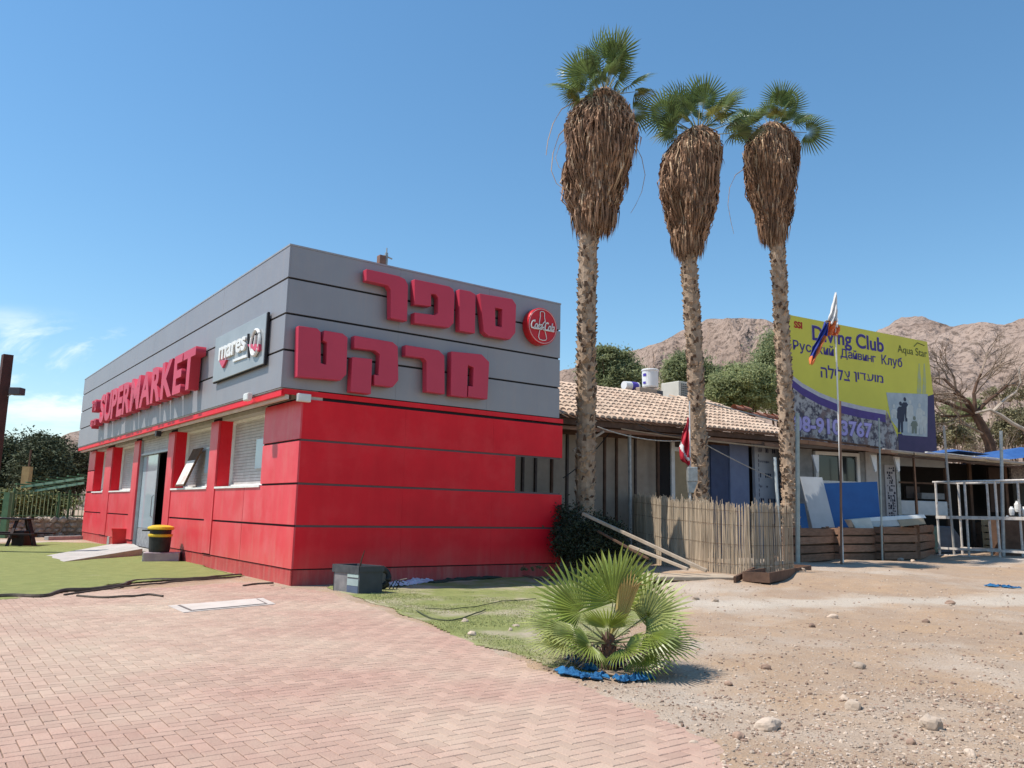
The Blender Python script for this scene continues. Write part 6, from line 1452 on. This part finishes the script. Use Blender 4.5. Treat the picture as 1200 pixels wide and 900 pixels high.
p = onY(34, 535, 40); q = MB(); zb2, zt2 = onY(32, 580, 40).z, onY(34, 547, 40).z; q.box(-.18, .18, -.15, .15, -p.z+.0, zt2-p.z); o = q.build('gate_pillar', mat('ochre_timber', (.46, .32, .15), (.36, .24, .11), 3, rough=.9), loc=p); tag(o, 'ochre square pillar rising behind the green fence', 'pillar')
t = thing('pergola', 'slatted green pergola roof over the fence beside the shop end', 'pergola', onY(28, 572, 36.5)); o0 = t.location.copy()
for (s0, s1) in (((25, 571), (99, 560)), ((30, 577), (99, 566))):
    A_, C_ = onY(*s0, 36.5)-o0, onY(*s1, 36.0)-o0; q = MB(); q.bar(A_, C_, .07, .10); q.build('beam', mat('pergola_green', (.22, .36, .26), (.16, .28, .2), 4), t)
for i in range(7):
    f_ = i/6; A_ = (onY(25, 569, 36.5)-o0).lerp(onY(97, 558, 36)-o0, f_); q = MB(); q.bar(A_+V3((0, -.4, .06)), A_+V3((.45, 1.4, -.02)), .09, .06); q.build('slat', grn, t)
for px in (28, 70): pq = onY(px, 578, 36.6)-o0; q = MB(); q.tube([pq, (pq.x, pq.y, -o0.z)], .05, 6); q.build('post', grn, t)
# green gate cabinet / bush and cable pole
t = thing('green_gate', 'dark green gate post and mesh leaf behind the picnic table', 'gate', onY(8, 606, 34)); o0 = t.location.copy()
q = MB(); A_ = onY(10, 577, 34)-o0; q.box(A_.x-.12, A_.x+.12, -.1, .1, -.9, A_.z); q.build('post', grn, t)
for i in range(10): q = MB(); q.box(-1.6+i*.17, -1.56+i*.17, 0, .04, -.8, .75); q.build('bar', grn, t)
for z in (-.7, .05, .70): q = MB(); q.box(-1.65, -.05, .045, .08, z, z+.05); q.build('rail', grn, t)
p = onY(28, 600, 45); q = MB(); q.tube([(0, 0, -2), (0, 0, onY(28, 527, 45).z-p.z)], .05, 6); o = q.build('utility_pole', wood_dk, loc=p); tag(o, 'thin dark utility pole among the dark trees', 'pole')
for i, (x0_, x1_, y_, lab, mt_) in enumerate(((54, 95, 633, 'pale kerb stone lying at the foot of the stone wall', conc), (44, 72, 629, 'reddish brick kerb behind the pale kerb stone', mat('red_kerb', (.36, .16, .12), rough=.9)))):
    a = G0(x0_, y_); c = G0(x1_, y_-1); b = MB(); b.bar((0, 0, .07), V3((c.x-a.x, c.y-a.y, .07)), .25, .16); o = b.build('kerb_stone', mt_, loc=a, bevel=.01); tag(o, lab, 'kerb')
for px, py, s_, lab in ((92, 628, .18, 'rock leaning by the shop end wall'), (84, 629, .14, 'small rock beside the wall-end rock'), (59, 622, .2, 'round rock on top of the kerb by the stone wall')):
    p = G0(px, py); b = MB(); rock(b, V3((0, 0, 0)), s_, px, True, .9); o = b.build('stone', rockA, loc=(p.x, p.y, s_*.5)); tag(o, lab, 'stone')
# ramp
Rr = [G0(x, y, z) for x, y, z in ((49, 652, .02), (150, 634, .20), (167, 643, .22), (75, 658, .03))]
o0 = Rr[3].copy(); o0.z = 0; b = MB(); vs = [p-o0 for p in Rr]+[V3((p.x-o0.x, p.y-o0.y, -.05)) for p in Rr]; b.add(vs, [(0, 1, 2, 3)[::-1], (4, 5, 6, 7)]+[(i, i+4, (i+1) % 4+4, (i+1) % 4) for i in range(4)])
o = b.build('concrete_ramp', mat('ramp_concrete', (.47, .44, .41), (.37, .35, .32), 3, rough=.9, bump=.3, bscale=25), loc=o0); tag(o, 'pale concrete ramp slab leading to the shop door', 'ramp')
# bins
bp0 = G0(139, 643); t = thing('red_bin', 'plain red bin beside the shop entrance', 'bin', (bp0.x, bp0.y, 0)); kk = bp0.y/FPX
b = MB(); b.lathe([(.28, 0), (.36, .62), (.39, .62), (.39, .68), (.33, .68)], 4, M=Matrix.Rotation(pi/4+.5, 4, 'Z')); b.build('bin_body', mat('bright_red_plastic', (.62, .02, .02), rough=.4), t); b = MB(); b.box(-.40, -.33, -.05, .05, 0, .4); b.build('side_strip', white, t)
bp1 = G0(185, 659); t = thing('foam_box', 'white and mauve foam box under the black and yellow bin', 'box', (bp1.x, bp1.y+.25, 0), .30)
b = MB(); b.box(-.44, .44, -.27, .27, 0, .25); b.build('foam_body', mat('mauve_foam', (.42, .34, .36), (.34, .27, .3), 6, rough=.9, bump=.3), t, bevel=.015); b = MB(); b.box(-.465, -.443, -.26, .26, .01, .24); b.build('end_face', mat('foam_white', (.75, .73, .70), (.5, .48, .46), 9, lo=.5, hi=.6), t)
t = thing('waste_bin', 'black waste bin with yellow lid and yellow band beside the entrance', 'bin', (bp1.x-.10, bp1.y+.25, .252)); t.scale = (.74, .74, .80); yel = mat('yellow_plastic', (.72, .50, .04), (.6, .40, .04), 4, rough=.4)
b = MB(); b.lathe([(.34, 0), (.36, .1), (.38, .50)], 28); b.build('bin_body', black, t, smooth=False); b = MB(); b.lathe([(.385, .501), (.42, .53), (.42, .58), (.38, .60)], 28); b.build('yellow_band', yel, t)
b = MB(); b.lathe([(.36, .602), (.37, .72), (.43, .74)], 28); b.build('collar', black, t); b = MB(); b.lathe([(.44, .742), (.46, .78), (.44, .83), (.30, .88), (.1, .895)], 28); b.build('lid', yel, t); b = MB(); b.box(-.62, -.38, -.16, .16, .68, .73); b.build('lid_flap', black, t, bevel=.02)
# sign board leaning in the second window
pv = B.Lf(220, 548, -.02); pb = B.w(-.06, B.Lf(206, 566, -.06)[0], 2.02); t = thing('notice_board', 'small white notice board leaning in the shuttered window near the door', 'sign', pb, B.ang()-pi/2)
Ms = Matrix.Rotation(-.42, 4, 'Y') if False else Matrix.Identity(4)
b = MB(); sh_ = .42
vsq = [(.0, -.02, 0), (.85, -.02, 0), (.85+sh_, .28, 1.05), (sh_, .28, 1.05)]
b.add([V3(v) for v in vsq]+[V3(v)+V3((0, .05, 0)) for v in vsq], [(0, 1, 2, 3), (7, 6, 5, 4), (0, 4, 5, 1), (1, 5, 6, 2), (2, 6, 7, 3), (3, 7, 4, 0)]); b.build('board', wood_dk, t)
b = MB()
def bq(u, w): return V3((u*.85+sh_*w, -.026+.3*w, 1.05*w))
b.add([bq(.05, .05), bq(.95, .05), bq(.95, .68), bq(.05, .68)], [(0, 1, 2, 3)]); b.build('paper', mat('notice_paper', (.74, .70, .66), (.66, .5, .46), 3, lo=.5, hi=.62), t)
# drain cover
q4 = [G0(*p, .016) for p in ((197, 710), (215, 718), (323, 708), (308, 701))]; o0 = q4[0].copy(); t = thing('drain_cover', 'concrete-framed drain cover set in the paving before the shop corner', 'drain cover', o0)
def quadslab(q, z0, z1, inset, mt, nm):
    c = sum((p-o0 for p in q), V3((0, 0, 0)))/4; vs = [c+(p-o0-c)*inset for p in q]; b = MB(); b.add([V3((v.x, v.y, z0)) for v in vs]+[V3((v.x, v.y, z1)) for v in vs], [(3, 2, 1, 0), (4, 5, 6, 7)]+[(i, (i+1) % 4, (i+1) % 4+4, i+4) for i in range(4)]); return b.build(nm, mt, t)
quadslab(q4, -.02, .006, 1.0, mat('cover_frame', (.56, .50, .45), (.45, .40, .36), 3, rough=.9), 'frame'); quadslab(q4, .007, .010, .84, mat('cover_joint', (.16, .13, .12)), 'joint'); quadslab(q4, .0101, .016, .79, mat('cover_slab', (.58, .51, .46), (.5, .44, .39), 3, rough=.9), 'slab')
# hoses / turf edging
def hose(pix, r_, label, mt=black, name='hose', z=.03):
    pts = [G(*p) for p in pix]; o0 = pts[0].copy(); b = MB(); P2 = []
    for i in range(len(pts)-1):
        for k in range(8):
            a0, a1, a2, a3 = pts[max(i-1, 0)], pts[i], pts[i+1], pts[min(i+2, len(pts)-1)]; t_ = k/8
            p = .5*((2*a1)+(a2-a0)*t_+(2*a0-5*a1+4*a2-a3)*t_*t_+(3*a1-a0-3*a2+a3)*t_**3); P2.append(V3((p.x-o0.x, p.y-o0.y, max(hgt(p.x, p.y), 0)+z+.015*noise.noise(V3((p.x*3, p.y*3, 4))))))
    b.tube(P2, r_, 6); o = b.build(name, mt, loc=(o0.x, o0.y, 0)); tag(o, label, 'hose')
dh = mat('dark_rubber_edge', (.07, .055, .045), (.12, .10, .08), 6, rough=.9)
hose([(-20, 702), (15, 700), (50, 701), (72, 695), (95, 693), (140, 688), (160, 682), (200, 681), (240, 679), (262, 677), (284, 675)], .035, 'dark rubber edging running along the green turf border', dh, 'edging_strip')
hose([(75, 699), (110, 694), (150, 689), (200, 684), (250, 680), (283, 677)], .018, 'second thin black edging in front of the turf border', dh, 'edging_strip')
hose([(90, 700), (120, 702), (150, 701), (175, 699), (192, 701)], .018, 'short dark strip of edging lying loose on the paving', dh, 'edging_strip')
hose([(285, 688), (300, 686), (322, 685)], .02, 'tiny dark strip at the foot of the red corner', dh, 'edging_strip')
hose([(488, 719), (505, 728), (530, 730), (550, 724), (570, 716)], .010, 'dark garden hose curving over the worn turf', mat('green_hose', (.09, .10, .05)), 'hose')
hose([(498, 715), (525, 716), (560, 712), (600, 706), (630, 704)], .007, 'second thin hose crossing the worn turf', mat('green_hose', (.09, .10, .05)), 'hose')
# junk at the corner of the red wall
jb = G(420, 697); t = thing('planter_bin', 'battered black tub with pale green striped side at the foot of the red wall', 'tub', (jb.x, jb.y, 0), rad(-8)); h = onY(420, 665, jb.y).z
al = onY(384, 690, jb.y+.35).x-jb.x; ar_ = .34
# two faces meeting at the near corner
ptl = V3((al, .42, 0)); ptr = V3((ar_, .30, 0)); far = ptl+ptr
def wallq(a, c, z0, z1, nm, mt, th=.02, out_=.0):
    d = (c-a).normalized(); n_ = V3((d.y, -d.x, 0)); b = MB(); a2 = a+n_*out_; c2 = c+n_*out_; vs = [a2, c2, c2-n_*th, a2-n_*th]; b.add([V3((v.x, v.y, z0)) for v in vs]+[V3((v.x, v.y, z1)) for v in vs], [(3, 2, 1, 0), (4, 5, 6, 7)]+[(i, (i+1) % 4, (i+1) % 4+4, i+4) for i in range(4)]); return b.build(nm, mt, t)
z_ = V3((0, 0, 0)); slate = mat('slate_plastic', (.06, .065, .075), (.045, .05, .055), 4, rough=.6)
wallq(ptl, z_, 0, h-.12, 'side_panel', mat('grey_scuffed_plastic', (.24, .23, .23), (.15, .145, .15), 5, rough=.7)); wallq(z_, ptr, 0, h-.08, 'side_panel', slate); wallq(ptr, far, 0, h-.08, 'side_panel', slate); wallq(far, ptl, 0, h-.08, 'side_panel', slate)
wallq(ptl*1.04, z_, h-.119, h+.02, 'rim', mat('dark_rim', (.05, .055, .06), (.08, .085, .09), 6), .05, .02); wallq(z_, ptr*1.04, h-.079, h+.02, 'rim', slate, .05, .02)
wallq(far*1.02, ptl*1.02, h-.08, h+.02, 'rim', slate, .05, .02); wallq(ptr*1.02, far*1.02, h-.08, h+.02, 'rim', slate, .05, .02)
for i, (z0, z1, c_) in enumerate(((.02, .14, (.10, .13, .2)), (.145, .26, (.34, .42, .42)), (.29, .42, (.40, .50, .47)), (.45, h-.13, (.42, .50, .48)))): wallq(ptl*.44, ptl*.02, z0, z1, 'pale_stripe', mat('pale_stripe_%d' % i, c_, rough=.5), .015, .012)
b = MB(); c_ = (far+z_)/2; b.box(c_.x-.14, c_.x+.14, c_.y-.12, c_.y+.12, .1, h-.15); b.build('soil', mat('dark_soil', (.10, .07, .05)), t)
b = MB(); b.tube([(c_.x, c_.y, h-.2), (c_.x+.05, c_.y, h+.12), (c_.x+.10, c_.y, h+.28)], [.02, .015, .008], 5); o = b.build('stick', wood_dk, t)
p = G(444, 692); t = thing('scrap_tyre', 'dark scrap wheel rim leaning beside the battered tub', 'scrap', (p.x-.02, p.y+.12, 0), rad(20)); b = MB(); b.tube([(cos(a_)*.17, .02*sin(a_*3), .22+sin(a_)*.17) for a_ in [2*pi*i/24 for i in range(25)]], .065, 8, cap=False); b.build('tyre', black, t, smooth=True); b = MB(); b.lathe([(.12, -.03), (.13, .03)], 20, M=Matrix.Translation((0, 0, .22)) @ Matrix.Rotation(pi/2, 4, 'X')); b.build('hub', mat('dull_hub', (.14, .13, .13), rough=.6), t)
p = G(462, 691); t = thing('metal_stand', 'small black bent metal stand beside the white cloth', 'stand', (p.x, p.y, 0)); 
for k in range(3): b = MB(); b.tube([(k*.07-.1, 0, 0), (k*.05, .02, .18), (.12+k*.06, .0, .05+k*.08)], .013, 5); b.build('wire_leg', black, t)
whc = mat('lilac_white_cloth', (.62, .60, .68), (.50, .48, .56), 6, rough=.9)
rag([(456, 688), (470, 686), (486, 684), (500, 681)], .42, 'crumpled whitish cloth on the ground at the foot of the red wall', .07, 9, mt=whc)
rag([(505, 684), (530, 681), (560, 679), (595, 676), (625, 674)], .30, 'dark green turf offcut rolled along the foot of the red wall', .05, 10, mt=mat('dark_turf_offcut', (.05, .07, .05), (.035, .05, .035), 5, rough=.95, bump=.6, bscale=60))
rag([(626, 674), (650, 671), (672, 669)], .25, 'grey cloth lying at the right end of the red wall', .04, 11, mt=mat('grey_cloth', (.22, .24, .28), rough=.9))
print('objects', len(bpy.data.objects))

GRP = {'fan_palm': 'tall fan palms in a row', 'floodlight': 'floodlights under the parapet', 'pole': 'poles along the lot', 'flag_pole': 'flag poles', 'bare_tree': 'leafless trees on the right',
       'board': 'boards leaning by the dive shop', 'plank': 'planks on the planters', 'cloth_strip': 'cloth scraps on the ground', 'edging_strip': 'dark edging strips by the turf', 'hose': 'hoses on the worn turf',
       'bucket': 'buckets on the tiled roof', 'tarpaulin': 'tarpaulins on the dive shop roof', 'shrub': 'dark shrubs by the tallest palm', 'sign': 'signs on the supermarket', 'kerb_stone': 'kerb stones by the stone wall', 'flag': 'flags on thin poles'}
for o in bpy.data.objects:
    k_ = o.name.split('.')[0]
    if o.parent is None and k_ in GRP and 'group' not in o and 'category' in o: o['group'] = GRP[k_]
    if o.parent is None and k_ == 'stone' and 'group' not in o and 'category' in o: o['group'] = 'loose stones on the dirt'
